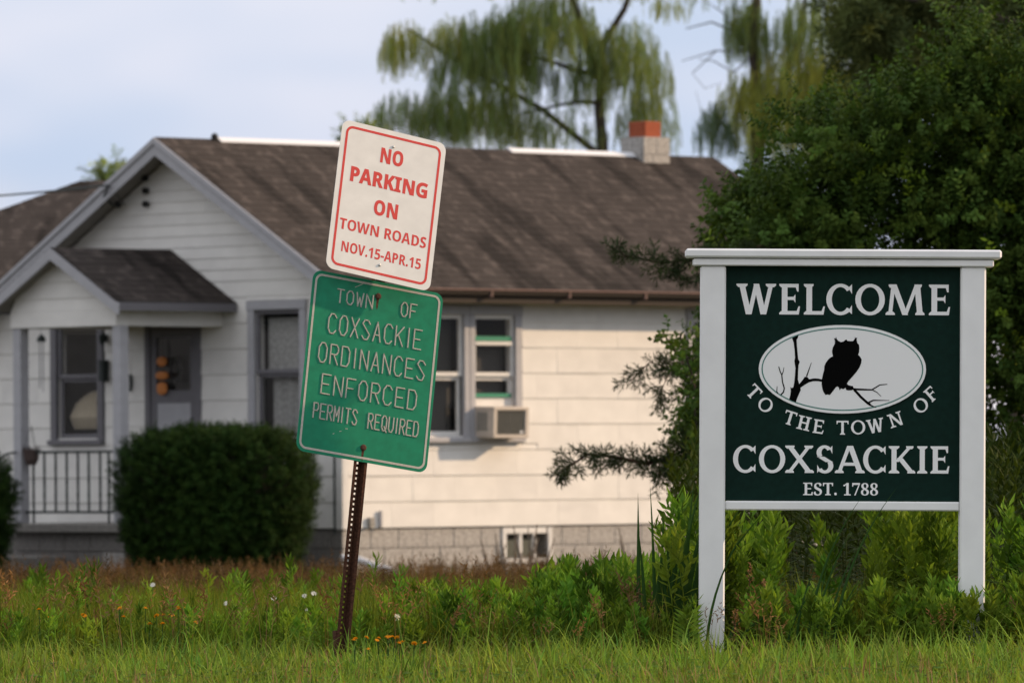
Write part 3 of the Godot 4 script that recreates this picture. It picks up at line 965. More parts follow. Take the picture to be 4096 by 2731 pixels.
	# dried-out hanging basket on the inner side of the porch post
	var hb := hung("hanging_basket", house, GB, 3.235, 0.84, 1.44)
	tag(hb, "dark dried-out hanging basket on the inner side of the leftmost porch post", "basket")
	var bk := MB.new()
	bk.tube([V(0, 0.0, 0), V(0, 0.06, 0), V(0, 0.17, 0)], [0.045, 0.075, 0.085], 10)
	obj("basket", bk, M.wicker, hb)
	for k in 3:
		var hm := MB.new()
		hm.tube([V(0.08 * cos(k * 2.1), 0.17, 0.08 * sin(k * 2.1)), V(0, 0.42, 0)], [0.003, 0.003], 4)
		obj("hanger", hm, M.iron, hb)
	var dp0 := MB.new()
	for k in 50:
		var an := rr(0, TAU)
		dp0.leaf(V(0.05 * cos(an), 0.17, 0.05 * sin(an)), (V(cos(an), rr(-0.5, 1.5), sin(an))).normalized(), V(-sin(an), 0, cos(an)), rr(0.05, 0.12), 0.012, 0.4)
	obj("dry_plant", dp0, M.wicker, hb)
	# service wires from the gable to the pole off to the side
	var wire := MB.new()
	var s0: Vector3 = house.transform * Vector3(-0.40, 3.80 + HY, -3.17)
	var s1: Vector3 = Vector3(-14.0, 4.05, -66.0)
	var wp := []
	var wr2 := []
	for k in 25:
		var t := k / 24.0
		wp.append(s0.lerp(s1, t) + Vector3(0, -0.42 * 4 * t * (1 - t), 0))
		wr2.append(0.011)
	wire.tube(wp, wr2, 5)
	wire.tube([s0, house.transform * Vector3(-0.35, 3.68 + HY, -3.30), house.transform * Vector3(-0.08, 3.60 + HY, -3.46)], [0.013, 0.013, 0.013], 5)
	wire.tube([s0, house.transform * Vector3(-0.05, 3.60 + HY, -3.30)], [0.006, 0.006], 4)
	var wo := obj("service_wire", wire, M.wire, self)
	tag(wo, "overhead service wire sagging from the gable off to the side", "wire")
	# white drain pipe lying down from the corner
	var dp := group_node("drain_pipe", self, house.transform)
	tag(dp, "white drain pipe sloping down through the grass beside the foundation", "pipe")
	var dm := MB.new()
	dm.tube([Vector3(-0.35, -0.13 + HY, 0.35), Vector3(-0.219, -0.157 + HY, 0.5), Vector3(0.069, -0.376 + HY, 1.0), Vector3(0.2, -0.45 + HY, 1.25)], [0.04, 0.04, 0.04, 0.04], 9)
	obj("pipe", dm, M.pipe_white, dp)
	var dc := MB.new()
	dc.tube([Vector3(-0.09, -0.245 + HY, 0.72), Vector3(-0.05, -0.275 + HY, 0.79)], [0.046, 0.046], 9)
	obj("coupling", dc, M.pipe_white, dp)

func build_neighbour() -> void:
	var n := group_node("neighbour_house", self, Transform3D(Basis(), Vector3(-6.2, -0.45, -84.0)))
	tag(n, "far house showing only its grey-brown hip roof behind the white gable", "house")
	roof_material("hip_roof", roof_texture(83), 0.9)
	var L := -3.4
	var R := 2.6
	boxp("wall", Vector3(L, 0, -3.6), Vector3(R, 2.75, 3.6), M.siding2, n)
	var ry := 4.70
	var ey := 2.75
	var h := 4.2
	var a := Vector3(L - 0.3, ey, 4.2)
	var b := Vector3(R + 0.3, ey, 4.2)
	var c := Vector3(R + 0.3, ey, -4.2)
	var d := Vector3(L - 0.3, ey, -4.2)
	var r0 := Vector3(1.03, ry, 0)
	var r1 := Vector3(1.9, ry, 0)
	var r := group_node("roof", n)
	obj("slope", slope(a, b, r0, r1, 0.14, 9.2, 4.6), M.hip_roof, r)
	obj("slope", slope(b, c, r1, r1, 0.14, 9.2, 4.6), M.hip_roof, r)
	obj("slope", slope(c, d, r1, r0, 0.14, 9.2, 4.6), M.hip_roof, r)
	obj("slope", slope(d, a, r0, r0, 0.14, 9.2, 4.6), M.hip_roof, r)
	boxp("fascia", Vector3(L - 0.28, ey - 0.16, -4.18), Vector3(R + 0.28, ey - 0.002, 4.18), M.trim, n)

# ---------- foliage helpers ----------
func aim(dir: Vector3, twist: float, s: float) -> Basis:
	var y := dir.normalized()
	var x := y.cross(Vector3(0.31, 0.2, 0.93)).normalized()
	var z := x.cross(y)
	return Basis(x, y, z) * Basis(Vector3.UP, twist).scaled(Vector3.ONE * s)

func any_dir() -> Vector3:
	var z := rr(-1, 1)
	var a := rr(0, TAU)
	var r := sqrt(1 - z * z)
	return Vector3(r * cos(a), z, r * sin(a))

func tone(lo: float, hi: float, warm := 0.0) -> Color:
	var k := rr(lo, hi)
	var w := rr(-0.12, 0.12) + warm
	return Color(k * (1 + w), k, k * (1 - w))

func leaf_twig(n: int, length: float, ll: float, lw: float, spread := 0.9) -> ArrayMesh:
	var m := MB.new()
	m.tube([Vector3.ZERO, Vector3(0, length, 0)], [0.003, 0.001], 3)
	for k in n:
		var t := (k + 0.5) / n
		var an := k * 2.4
		var out := Vector3(cos(an), 0, sin(an))
		var d := (out * spread + Vector3(0, rr(0.2, 0.9), 0)).normalized()
		m.leaf(Vector3(0, t * length, 0), d, d.cross(out + Vector3(0, 1.3, 0)).normalized(), ll * rr(0.75, 1.15), lw, 0.15)
	return m.mesh()

func needle_spray(length: float) -> ArrayMesh:
	var m := MB.new()
	m.tube([Vector3.ZERO, Vector3(0, length, 0)], [0.004, 0.0015], 3)
	for b in 9:
		var t := 0.15 + 0.85 * b / 9.0
		var an := b * 2.4
		var out := (Vector3(cos(an), 0.9, sin(an)) * (0.5 - 0.3 * t)) * length
		var p := Vector3(0, t * length, 0)
		for k in 8:
			var q := p + out * (k + 0.5) / 8.0
			var d := (out.normalized() + any_dir() * 0.8).normalized()
			var s := d.cross(any_dir()).normalized() * 0.0035
			m.tri(q - s, q + d * 0.034, q + s)
	return m.mesh()

func willow_strand() -> ArrayMesh:
	var m := MB.new()
	var p := Vector3.ZERO
	var pts := [p]
	for k in 6:
		p += Vector3(0.035 * cos(k * 0.9) * (1 - k / 6.0), -1.0 / 6.0, 0.03 * sin(k * 1.3))
		pts.append(p)
	m.tube(pts, [0.005, 0.0045, 0.004, 0.003, 0.003, 0.002, 0.001], 3)
	for k in 34:
		var t := k / 34.0 * 6.0
		var i := int(t)
		var q: Vector3 = pts[i].lerp(pts[i + 1], t - i)
		var an := k * 2.2
		var d := (Vector3(cos(an), 0, sin(an)) * 0.55 + Vector3(0, -0.8, 0)).normalized()
		m.leaf(q, d, d.cross(Vector3(sin(an), 0.3, -cos(an))).normalized(), 0.13, 0.026, 0.05)
	return m.mesh()

func clumps(lobes: Array, per: float, zr: float, zc: float) -> Array:
	# small leaf clumps filling larger lobes: [centre, radius, weight]
	var out := []
	for l in lobes:
		var n := int(10 * float(l[4]))
		for k in n:
			var d := any_dir() * pow(rng.randf(), 0.4)
			var c := Vector3(l[0] + d.x * l[2] * 0.85, l[1] + d.y * l[3] * 0.85, zc + d.z * zr)
			out.append([c, rr(0.28, 0.5) * minf(l[2], l[3]) + 0.05, per])
	return out

func tree_mass(called: String, label: String, lobes: Array, trunks: Array, zc: float, zr: float, twig: Mesh, mat: Material, bark: Material, per: int, smin: float, smax: float, lo := 0.5, hi := 1.5) -> Node3D:
	var n := group_node(called, self, Transform3D(Basis(), Vector3(trunks[0][0].x, ground_y(zc), zc)))
	tag(n, label, "tree")
	var base := n.position
	for t in trunks:
		var tm := MB.new()
		var pts := []
		var rad := []
		for k in t.size() - 1:
			pts.append(t[k] - base)
			rad.append(float(t[-1]) * (1.0 - 0.7 * k / maxf(1.0, t.size() - 2.0)))
		tm.tube(pts, rad, 7)
		obj("trunk" if t == trunks[0] else "limb", tm, bark, n)
	var xf := []
	var cols := []
	for c in clumps(lobes, 1.0, zr, zc):
		var k1 := rr(0.8, 1.2)
		for k in per:
			var d := any_dir()
			var p: Vector3 = c[0] + d * float(c[1]) * pow(rng.randf(), 0.45)
			xf.append(Transform3D(aim(d + Vector3(0, 0.35, 0) + any_dir() * 0.5, rr(0, TAU), rr(smin, smax)), p - base))
			var q := tone(lo, hi)
			var fresh := 2.0 if rng.randf() < 0.04 else 1.0   # pale new shoots
			cols.append(Color(q.r * k1 * fresh * (1.15 if fresh > 1.0 else 1.0), q.g * k1 * fresh, q.b * k1))
	many("crown", twig, mat, n, xf, cols)
	return n

func willow(called: String, label: String, lobes: Array, limbs: Array, bare: Array, zc: float, density: float) -> void:
	var n := group_node(called, self, Transform3D(Basis(), Vector3(limbs[0][0].x, -0.45, zc)))
	tag(n, label, "tree")
	var base := n.position
	for t in limbs:
		var tm := MB.new()
		var pts := []
		var rad := []
		for k in t.size() - 1:
			pts.append(t[k] - base)
			rad.append(float(t[-1]) * (1.0 - 0.65 * k / maxf(1.0, t.size() - 2.0)))
		tm.tube(pts, rad, 7)
		obj("trunk" if t == limbs[0] else "limb", tm, M.bark, n)
	for t in bare:
		var tm := MB.new()
		var pts := []
		var rad := []
		for k in t.size() - 1:
			pts.append(t[k] - base)
			rad.append(float(t[-1]) * (1.0 - 0.75 * k / maxf(1.0, t.size() - 2.0)))
		tm.tube(pts, rad, 5)
		obj("bare_branch", tm, M.bark_grey, n)
	var strand := willow_strand()
	var xf := []
	var cols := []
	for l in lobes:
		var count := int(density * float(l[4]))
		for k in count:
			var d := any_dir()
			d.y = absf(d.y) * 1.1 - 0.25
			var r := pow(rng.randf(), 0.33)
			r *= 1.3
			var p := Vector3(l[0] + d.x * l[2] * r, l[1] + d.y * l[3] * r, zc + d.z * l[2] * r * 1.1)
			var s := rr(0.35, 0.85) * clampf(float(l[3]) * 1.2, 0.4, 1.0)
			xf.append(Transform3D(Basis(Vector3.UP, rr(0, TAU)) * Basis(Vector3.RIGHT, rr(-0.22, 0.22)).scaled(Vector3(s * 1.15, s, s * 1.15)), p - base))
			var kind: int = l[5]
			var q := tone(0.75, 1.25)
			if kind == 1: q = Color(q.r * 1.75, q.g * 1.45, q.b * 1.0)  # yellower leaves, also brightened to paint sunlight on these lobes
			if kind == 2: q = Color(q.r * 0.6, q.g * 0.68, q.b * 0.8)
			cols.append(q)
	many("crown", strand, M.willow_leaf, n, xf, cols)

func V(x: float, y: float, z: float) -> Vector3:
	return Vector3(x, y, z)

func build_trees() -> void:
	rng.seed = 101
	var z := -130.0
	willow("willow_tree", "tall drooping willow behind the roof with a dark forked trunk by the chimney", [
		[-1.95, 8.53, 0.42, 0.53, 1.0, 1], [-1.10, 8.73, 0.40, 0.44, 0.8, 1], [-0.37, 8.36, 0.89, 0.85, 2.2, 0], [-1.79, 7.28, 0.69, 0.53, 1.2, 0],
		[-0.61, 7.27, 1.05, 0.69, 2.2, 0], [0.64, 8.92, 0.93, 0.77, 2.0, 0], [2.13, 8.18, 0.73, 0.89, 1.3, 0], [2.54, 7.25, 0.49, 0.65, 0.8, 0],
		[0.72, 6.98, 0.89, 0.49, 0.9, 0], [-0.21, 10.14, 1.62, 0.65, 1.5, 0], [1.81, 9.96, 1.29, 0.65, 1.3, 0], [1.25, 7.94, 0.49, 0.65, 0.5, 0],
		[-0.3, 6.0, 1.4, 0.5, 1.0, 0], [2.0, 6.0, 0.9, 0.5, 0.5, 0]],
		[[V(1.71, -0.5, z), V(1.72, 3, z), V(1.71, 6.0, z), V(1.71, 6.73, z), V(1.65, 7.38, z), V(1.67, 8.02, z), V(1.73, 8.59, z), V(2.13, 9.23, z), V(2.4, 10, z), 0.14],
		[V(1.67, 8.02, z), V(1.41, 8.59, z), V(1.25, 9.24, z), V(0.9, 10.1, z), 0.09], [V(1.66, 8.05, z), V(1.3, 8.08, z), V(1.0, 8.19, z), V(0.52, 8.35, z), V(0.0, 8.6, z), 0.06],
		[V(1.65, 7.5, z), V(1.3, 7.52, z), V(0.92, 7.46, z), V(0.19, 7.30, z), 0.05], [V(1.68, 6.5, z), V(0.6, 7.4, z - 0.4), V(-0.8, 8.2, z - 0.3), V(-1.9, 8.9, z), 0.07]], [], z, 210.0)
	z = -115.0
	willow("willow_tree", "yellow-green willow with bare grey branches reaching out above the roof end", [
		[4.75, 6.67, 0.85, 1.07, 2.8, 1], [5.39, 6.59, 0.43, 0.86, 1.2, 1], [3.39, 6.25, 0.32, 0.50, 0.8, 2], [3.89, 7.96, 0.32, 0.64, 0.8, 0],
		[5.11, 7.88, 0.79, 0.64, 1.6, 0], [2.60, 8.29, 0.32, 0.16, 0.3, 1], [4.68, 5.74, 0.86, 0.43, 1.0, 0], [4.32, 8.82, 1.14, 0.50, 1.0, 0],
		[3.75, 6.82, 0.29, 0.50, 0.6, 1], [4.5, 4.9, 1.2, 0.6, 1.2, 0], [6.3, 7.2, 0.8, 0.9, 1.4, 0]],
		[[V(4.1, -0.5, z), V(4.07, 3, z), V(4.07, 5.38, z), V(4.05, 6.96, z), V(4.0, 7.75, z), V(4.07, 8.53, z), V(4.1, 9.4, z), 0.15],
		[V(4.07, 5.9, z), V(4.5, 7.0, z), V(4.68, 7.53, z), V(4.89, 8.53, z), 0.08]],
		[[V(4.0, 7.5, z), V(3.96, 7.6, z), V(3.68, 7.89, z), V(3.32, 8.04, z), V(2.89, 7.93, z), 0.035], [V(3.7, 7.88, z), V(3.5, 8.2, z), V(3.2, 8.4, z), 0.02],
		[V(4.0, 7.59, z), V(3.7, 7.55, z), V(3.39, 7.57, z), V(2.82, 7.4, z), 0.024], [V(4.03, 7.53, z), V(3.68, 7.21, z), V(3.35, 7.4, z), V(3.1, 7.43, z), 0.02],
		[V(3.4, 7.57, z), V(3.0, 7.2, z), V(3.2, 6.95, z), V(3.5, 7.05, z), 0.012], [V(4.0, 6.7, z), V(3.5, 6.75, z), V(3.15, 6.55, z), V(3.05, 6.9, z), 0.014]], z, 210.0)
	# dark conifer at the upper right
	z = -60.0
	tree_mass("pine_tree", "dark pine with a long bare limb rising behind the leafy thicket", [[3.30, 4.35, 0.49, 0.41, 1.6], [3.93, 4.54, 0.49, 0.30, 1.5], [3.04, 4.58, 0.34, 0.26, 0.8], [4.31, 4.27, 0.34, 0.45, 1.2], [3.56, 4.91, 0.82, 0.22, 1.2], [4.9, 4.6, 0.5, 0.5, 1.4], [4.2, 3.6, 0.6, 0.5, 1.4]],
		[[V(4.31, -0.5, z), V(4.31, 3.64, z), V(4.3, 4.38, z), V(4.33, 5.2, z), 0.09], [V(4.36, 4.53, z + 0.4), V(3.82, 4.67, z + 0.5), V(3.22, 4.78, z + 0.4), V(2.9, 4.9, z + 0.3), 0.032], [V(4.3, 3.5, z), V(3.7, 3.8, z), V(3.1, 4.1, z), V(3.0, 4.5, z), 0.04]],
		z, 0.5, needle_spray(0.16), M.pine_leaf, M.bark, 36, 0.9, 1.6)
	# the big leafy thicket behind the welcome board
	z = -45.0
	var mass := [[1.70, 2.45, 0.34, 0.38, 1.7], [2.06, 2.74, 0.36, 0.39, 1.8], [2.53, 2.94, 0.36, 0.36, 1.6], [2.95, 3.19, 0.36, 0.39, 1.8], [3.43, 3.19, 0.42, 0.50, 1.8], [1.50, 2.16, 0.30, 0.20, 1.0],
		[2.17, 2.22, 0.62, 0.42, 2.2], [3.01, 2.43, 0.56, 0.62, 2.6], [3.65, 2.23, 0.50, 0.84, 3.0], [3.25, 1.85, 0.50, 0.40, 2.2], [2.75, 2.45, 0.45, 0.45, 1.6], [1.52, 1.27, 0.29, 0.59, 1.8], [2.03, 1.13, 0.70, 0.70, 2.2], [3.01, 1.26, 0.70, 0.84, 2.8],
		[3.71, 0.97, 0.50, 0.70, 1.8], [3.29, 0.47, 0.70, 0.34, 1.8], [2.17, 0.48, 0.84, 0.31, 1.8], [1.21, 0.96, 0.14, 0.17, 0.4], [4.3, 2.6, 0.5, 0.9, 1.6], [4.5, 1.2, 0.6, 1.0, 1.6], [5.2, 2.0, 0.6, 1.2, 1.4]]
	tree_mass("thicket_tree", "broad dark green leafy tree filling the space behind the welcome board", mass,
		[[V(2.6, -0.4, z), V(2.55, 0.6, z), V(2.5, 1.6, z), V(2.6, 2.6, z), 0.09], [V(2.55, 0.5, z), V(2.2, 1.3, z), V(2.1, 2.3, z), 0.05], [V(2.6, 0.8, z), V(3.1, 1.7, z), V(3.1, 2.9, z), 0.06], [V(2.4, 0.3, z), V(1.8, 0.8, z), V(1.5, 1.5, z), 0.03], [V(2.7, 0.4, z), V(3.6, 1.1, z), V(4.2, 2.2, z), 0.04]],
		z, 0.75, leaf_twig(13, 0.16, 0.042, 0.027), M.broad_leaf, M.bark, 34, 0.8, 1.35)
	z = -36.5  # shrub spread out of view to shade the ground behind the board
	tree_mass("shade_shrub", "dark leafy shrub added for shade, mostly out of view, at the picture's edge beyond the board's right post", [[3.25, 0.9, 0.42, 0.75, 2.0], [3.9, 1.3, 0.6, 1.0, 2.2], [4.7, 1.5, 0.6, 1.2, 2.0], [5.6, 1.5, 0.7, 1.3, 2.0], [3.6, 0.25, 0.8, 0.3, 1.4]],
		[[V(4.2, -0.2, z), V(4.2, 0.7, z), V(4.3, 1.9, z), 0.06], [V(4.2, 0.3, z), V(3.7, 0.9, z), V(3.4, 1.5, z), 0.03], [V(4.2, 0.4, z), V(4.9, 1.2, z), V(5.2, 2.2, z), 0.04]],
		z, 1.6, leaf_twig(12, 0.16, 0.045, 0.028), M.broad_leaf, M.bark, 38, 0.8, 1.35, 0.5, 1.2)
	# juniper branches reaching out left of the board
	var jn := group_node("juniper_tree", self, Transform3D(Basis(), V(1.75, ground_y(-43.6), -43.6)))
	tag(jn, "juniper holding a long ragged branch out in front of the sunlit wall", "tree")
	var jb := jn.position
	var boughs := [[V(1.7, 0.7, -43.6), V(1.3, 0.86, -43.6), V(1.07, 0.86, -43.6), V(0.82, 0.82, -43.6), V(0.63, 0.86, -43.6), V(0.47, 0.88, -43.6), V(0.28, 0.76, -43.6), 0.022],
		[V(1.6, 0.95, -43.7), V(1.28, 1.0, -43.6), V(1.05, 0.95, -43.5), V(0.9, 0.74, -43.5), 0.014], [V(1.6, 1.1, -43.7), V(1.25, 1.15, -43.6), V(1.04, 1.38, -43.6), V(0.86, 1.45, -43.6), V(0.73, 1.33, -43.6), 0.010],
		[V(1.5, 1.3, -43.8), V(1.2, 1.48, -43.7), V(1.0, 1.42, -43.6), V(0.9, 1.22, -43.6), 0.008],
		[V(1.6, 0.75, -43.5), V(1.3, 0.72, -43.5), V(1.05, 0.66, -43.5), 0.012], [V(1.75, -0.3, -43.6), V(1.72, 0.6, -43.6), V(1.65, 1.4, -43.7), 0.05],
		[V(1.75, 2.1, -44.3), V(1.3, 2.13, -44.2), V(0.95, 2.08, -44.2), V(0.72, 2.13, -44.2), V(0.6, 2.2, -44.2), 0.010], [V(1.6, 2.2, -44.3), V(1.25, 2.02, -44.2), V(0.98, 1.96, -44.2), 0.008]]
	var xf := []
	var cols := []
	for b in boughs:
		var pts := []
		var rad := []
		for k in b.size() - 1:
			pts.append(b[k] - jb)
			rad.append(float(b[-1]) * (1.0 - 0.75 * k / maxf(1.0, b.size() - 2.0)))
		var tm := MB.new()
		tm.tube(pts, rad, 6)
		obj("trunk" if float(b[-1]) > 0.03 else "bough", tm, M.bark_red, jn)
		if float(b[-1]) > 0.03: continue
		var weight := 26.0 if float(b[-1]) > 0.011 else 15.0
		for k in pts.size() - 1:
			var seg: Vector3 = pts[k + 1] - pts[k]
			var m := int(seg.length() * weight * 5.0 * (1.0 - 0.55 * k / pts.size()))
			for q in m:
				var p: Vector3 = pts[k] + seg * rng.randf()
				var d := (seg.normalized() * 0.7 + any_dir() * 0.9 + V(0, -0.15, 0)).normalized()
				xf.append(Transform3D(aim(d, rr(0, TAU), rr(0.55, 1.1)), p))
				cols.append(tone(0.7, 1.3, 0.1))
	many("crown", needle_spray(0.12), M.needle_leaf, jn, xf, cols)
	# round-leaved vine climbing on the juniper beside the board
	var vn := group_node("climbing_vine", self, Transform3D(Basis(), V(1.3, ground_y(-43.2), -43.2)))
	tag(vn, "round-leaved dark vine climbing beside the board's left post", "vine")
	xf = []
	cols = []
	var vb := vn.position
	for s in 9:
		var pts := []
		var rad := []
		var p := V(1.40 - 0.028 * s, 0.3, -43.2 + rr(-0.25, 0.15))
		for k in 9:
			pts.append(p - vb)
			rad.append(0.006)
			p += V(rr(-0.05, 0.03) - 0.008 * s * (1 if k > 5 else 0), 0.165, rr(-0.04, 0.04))
		pts[0].y = 0.0
		var sm := MB.new()
		sm.tube(pts, rad, 4)
		obj("stem", sm, M.bark, vn)
		for k in 60:
			var t := rr(1.0, 7.9)
			var i := int(t)
			var q: Vector3 = pts[i].lerp(pts[i + 1], t - i) + any_dir() * 0.05
			xf.append(Transform3D(aim(any_dir() + V(-0.4, 0.3, 0.2), rr(0, TAU), rr(0.8, 1.3)), q))
			cols.append(tone(0.7, 1.4))
	many("foliage", leaf_twig(7, 0.09, 0.04, 0.034), M.broad_leaf, vn, xf, cols)
	# far trees peeping over the roofs
	for f in [[-6.25, 5.2, 0.30, 0.42, -110.0, "yellow-green treetop peeping over the far hip roof"], [-2.45, 5.9, 0.40, 0.45, -112.0, "small grey-green treetop beside the red-lettered sign's edge"]]:
		var z2: float = f[4]
		tree_mass("far_tree", f[5], [[f[0], f[1], f[2], f[3], 1.2], [f[0] + 0.2, f[1] - 0.6, 0.6, 0.5, 1.5]], [[V(f[0], -0.5, z2), V(f[0], 3, z2), V(f[0], f[1] - 0.2, z2), 0.12]], z2, 0.4, leaf_twig(12, 0.2, 0.07, 0.04), M.willow_leaf, M.bark, 14, 0.8, 1.2)
	# clipped hedges against the gable
	hedge("big rounded dark yew hedge between the porch and the gable window", V(-3.04, -0.47, -71.5), 1.0, 1.62, 0.62, 13000)
	hedge("dark clipped hedge cut off by the picture's edge beside the porch steps", V(-5.95, -0.47, -72.0), 0.8, 1.42, 0.6, 7000)

func hedge(label: String, at: Vector3, rx: float, h: float, rz: float, count: int) -> void:
	var n := group_node("hedge", self, Transform3D(Basis(), at))
	tag(n, label, "hedge", "hedges in front of the house")
	var hull := func(d: Vector3) -> Vector3:   # a rounded box
		var q := pow(pow(absf(d.x / rx), 4.6) + pow(absf(d.y / (h * 0.5)), 4.6) + pow(absf(d.z / rz), 4.6), -1.0 / 4.6)
		var o := d * q
		var k := 0.80 + 0.20 * smoothstep(-0.5, 0.25, o.y / h)
		return V(o.x * k, o.y, o.z * k)
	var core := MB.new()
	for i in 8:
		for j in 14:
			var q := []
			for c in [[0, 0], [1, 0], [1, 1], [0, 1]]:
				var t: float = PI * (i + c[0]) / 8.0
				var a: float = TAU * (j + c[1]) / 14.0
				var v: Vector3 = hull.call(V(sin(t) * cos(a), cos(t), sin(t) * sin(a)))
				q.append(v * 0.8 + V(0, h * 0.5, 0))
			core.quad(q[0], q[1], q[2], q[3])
	obj("shade_core", core, M.shade_brown, n)  # solid dark hull painting the shade inside the hedge
	for k in 4:
		var st := MB.new()
		st.tube([V(rr(-0.3, 0.3), 0, rr(-0.2, 0.2)), V(rr(-0.4, 0.4), 0.5, rr(-0.2, 0.2))], [0.03, 0.02], 5)
		obj("stem", st, M.bark, n)
	var xf := []
	var cl := []
	var nz := FastNoiseLite.new()
	nz.seed = int(at.x * 10)
	nz.frequency = 2.2
	for i in count:
		var dd := any_dir() * V(1.0, 1.25, 0.9)
		var p: Vector3 = hull.call(dd.normalized())
		p *= rr(0.74, 1.0) * (1.0 + 0.07 * nz.get_noise_3dv(p * 2.0))
		var d := p.normalized() + any_dir() * 0.6 + V(0, 0.3, 0)
		p += V(0, h * 0.5, 0)
		xf.append(Transform3D(aim(d, rr(0, TAU), rr(0.7, 1.25)), p))
		cl.append(tone(0.55, 1.5))
	many("foliage", leaf_twig(16, 0.11, 0.045, 0.013, 0.8), M.hedge_leaf, n, xf, cl)

# ---------- signs ----------
func round_rect(w: float, h: float, r: float) -> PackedVector2Array:
	var out := PackedVector2Array()
	for c in 4:
		var cx: float = (w / 2 - r) * (1 if c == 0 or c == 3 else -1)
		var cy: float = (h / 2 - r) * (1 if c < 2 else -1)
		for k in 7:
			var a := PI / 2 * c + PI / 2 * k / 6.0
			out.append(Vector2(cx + r * cos(a), cy + r * sin(a)))
	return out

func ring_mesh(outer: PackedVector2Array, inner: PackedVector2Array, z0: float, z1: float) -> MB:
	var m := MB.new()
	for k in outer.size():
		var n := (k + 1) % outer.size()
		var a := outer[k]
		var b := outer[n]
		var c := inner[n]
		var d := inner[k]
		m.quad(V(a.x, a.y, z1), V(d.x, d.y, z1), V(c.x, c.y, z1), V(b.x, b.y, z1))
		m.quad(V(a.x, a.y, z0), V(a.x, a.y, z1), V(b.x, b.y, z1), V(b.x, b.y, z0))
		m.quad(V(d.x, d.y, z0), V(c.x, c.y, z0), V(c.x, c.y, z1), V(d.x, d.y, z1))
	return m

# lettering cut to a box: centre x, y and width, height of the ink
func lettering_font(called: String, bold: float) -> FontVariation:
	var f := SystemFont.new()
	f.font_names = PackedStringArray([called])
	f.font_weight = 700
	var v := FontVariation.new()
	v.base_font = f
	v.variation_embolden = bold
	return v

func word(parent: Node3D, text: String, font: Font, x: float, y: float, w: float, h: float, z: float, depth: float, mat: Material, called := "lettering", turn := 0.0) -> MeshInstance3D:
	var t := TextMesh.new()
	t.font = font
	t.text = text
	t.font_size = 64
	t.pixel_size = 0.002
	t.depth = 0.1
	t.curve_step = 1.0
	var box := t.get_aabb()
	var sx := w / box.size.x
	var sy := h / box.size.y
	var o := MeshInstance3D.new()
	o.name = called
	o.mesh = t
	o.material_override = mat
	var b := Basis(Vector3.BACK, turn) * Basis(V(sx, 0, 0), V(0, sy, 0), V(0, 0, depth / 0.1))
	o.transform = Transform3D(b, V(x, y, z) - b * box.get_center())
	parent.add_child(o, true)
	return o

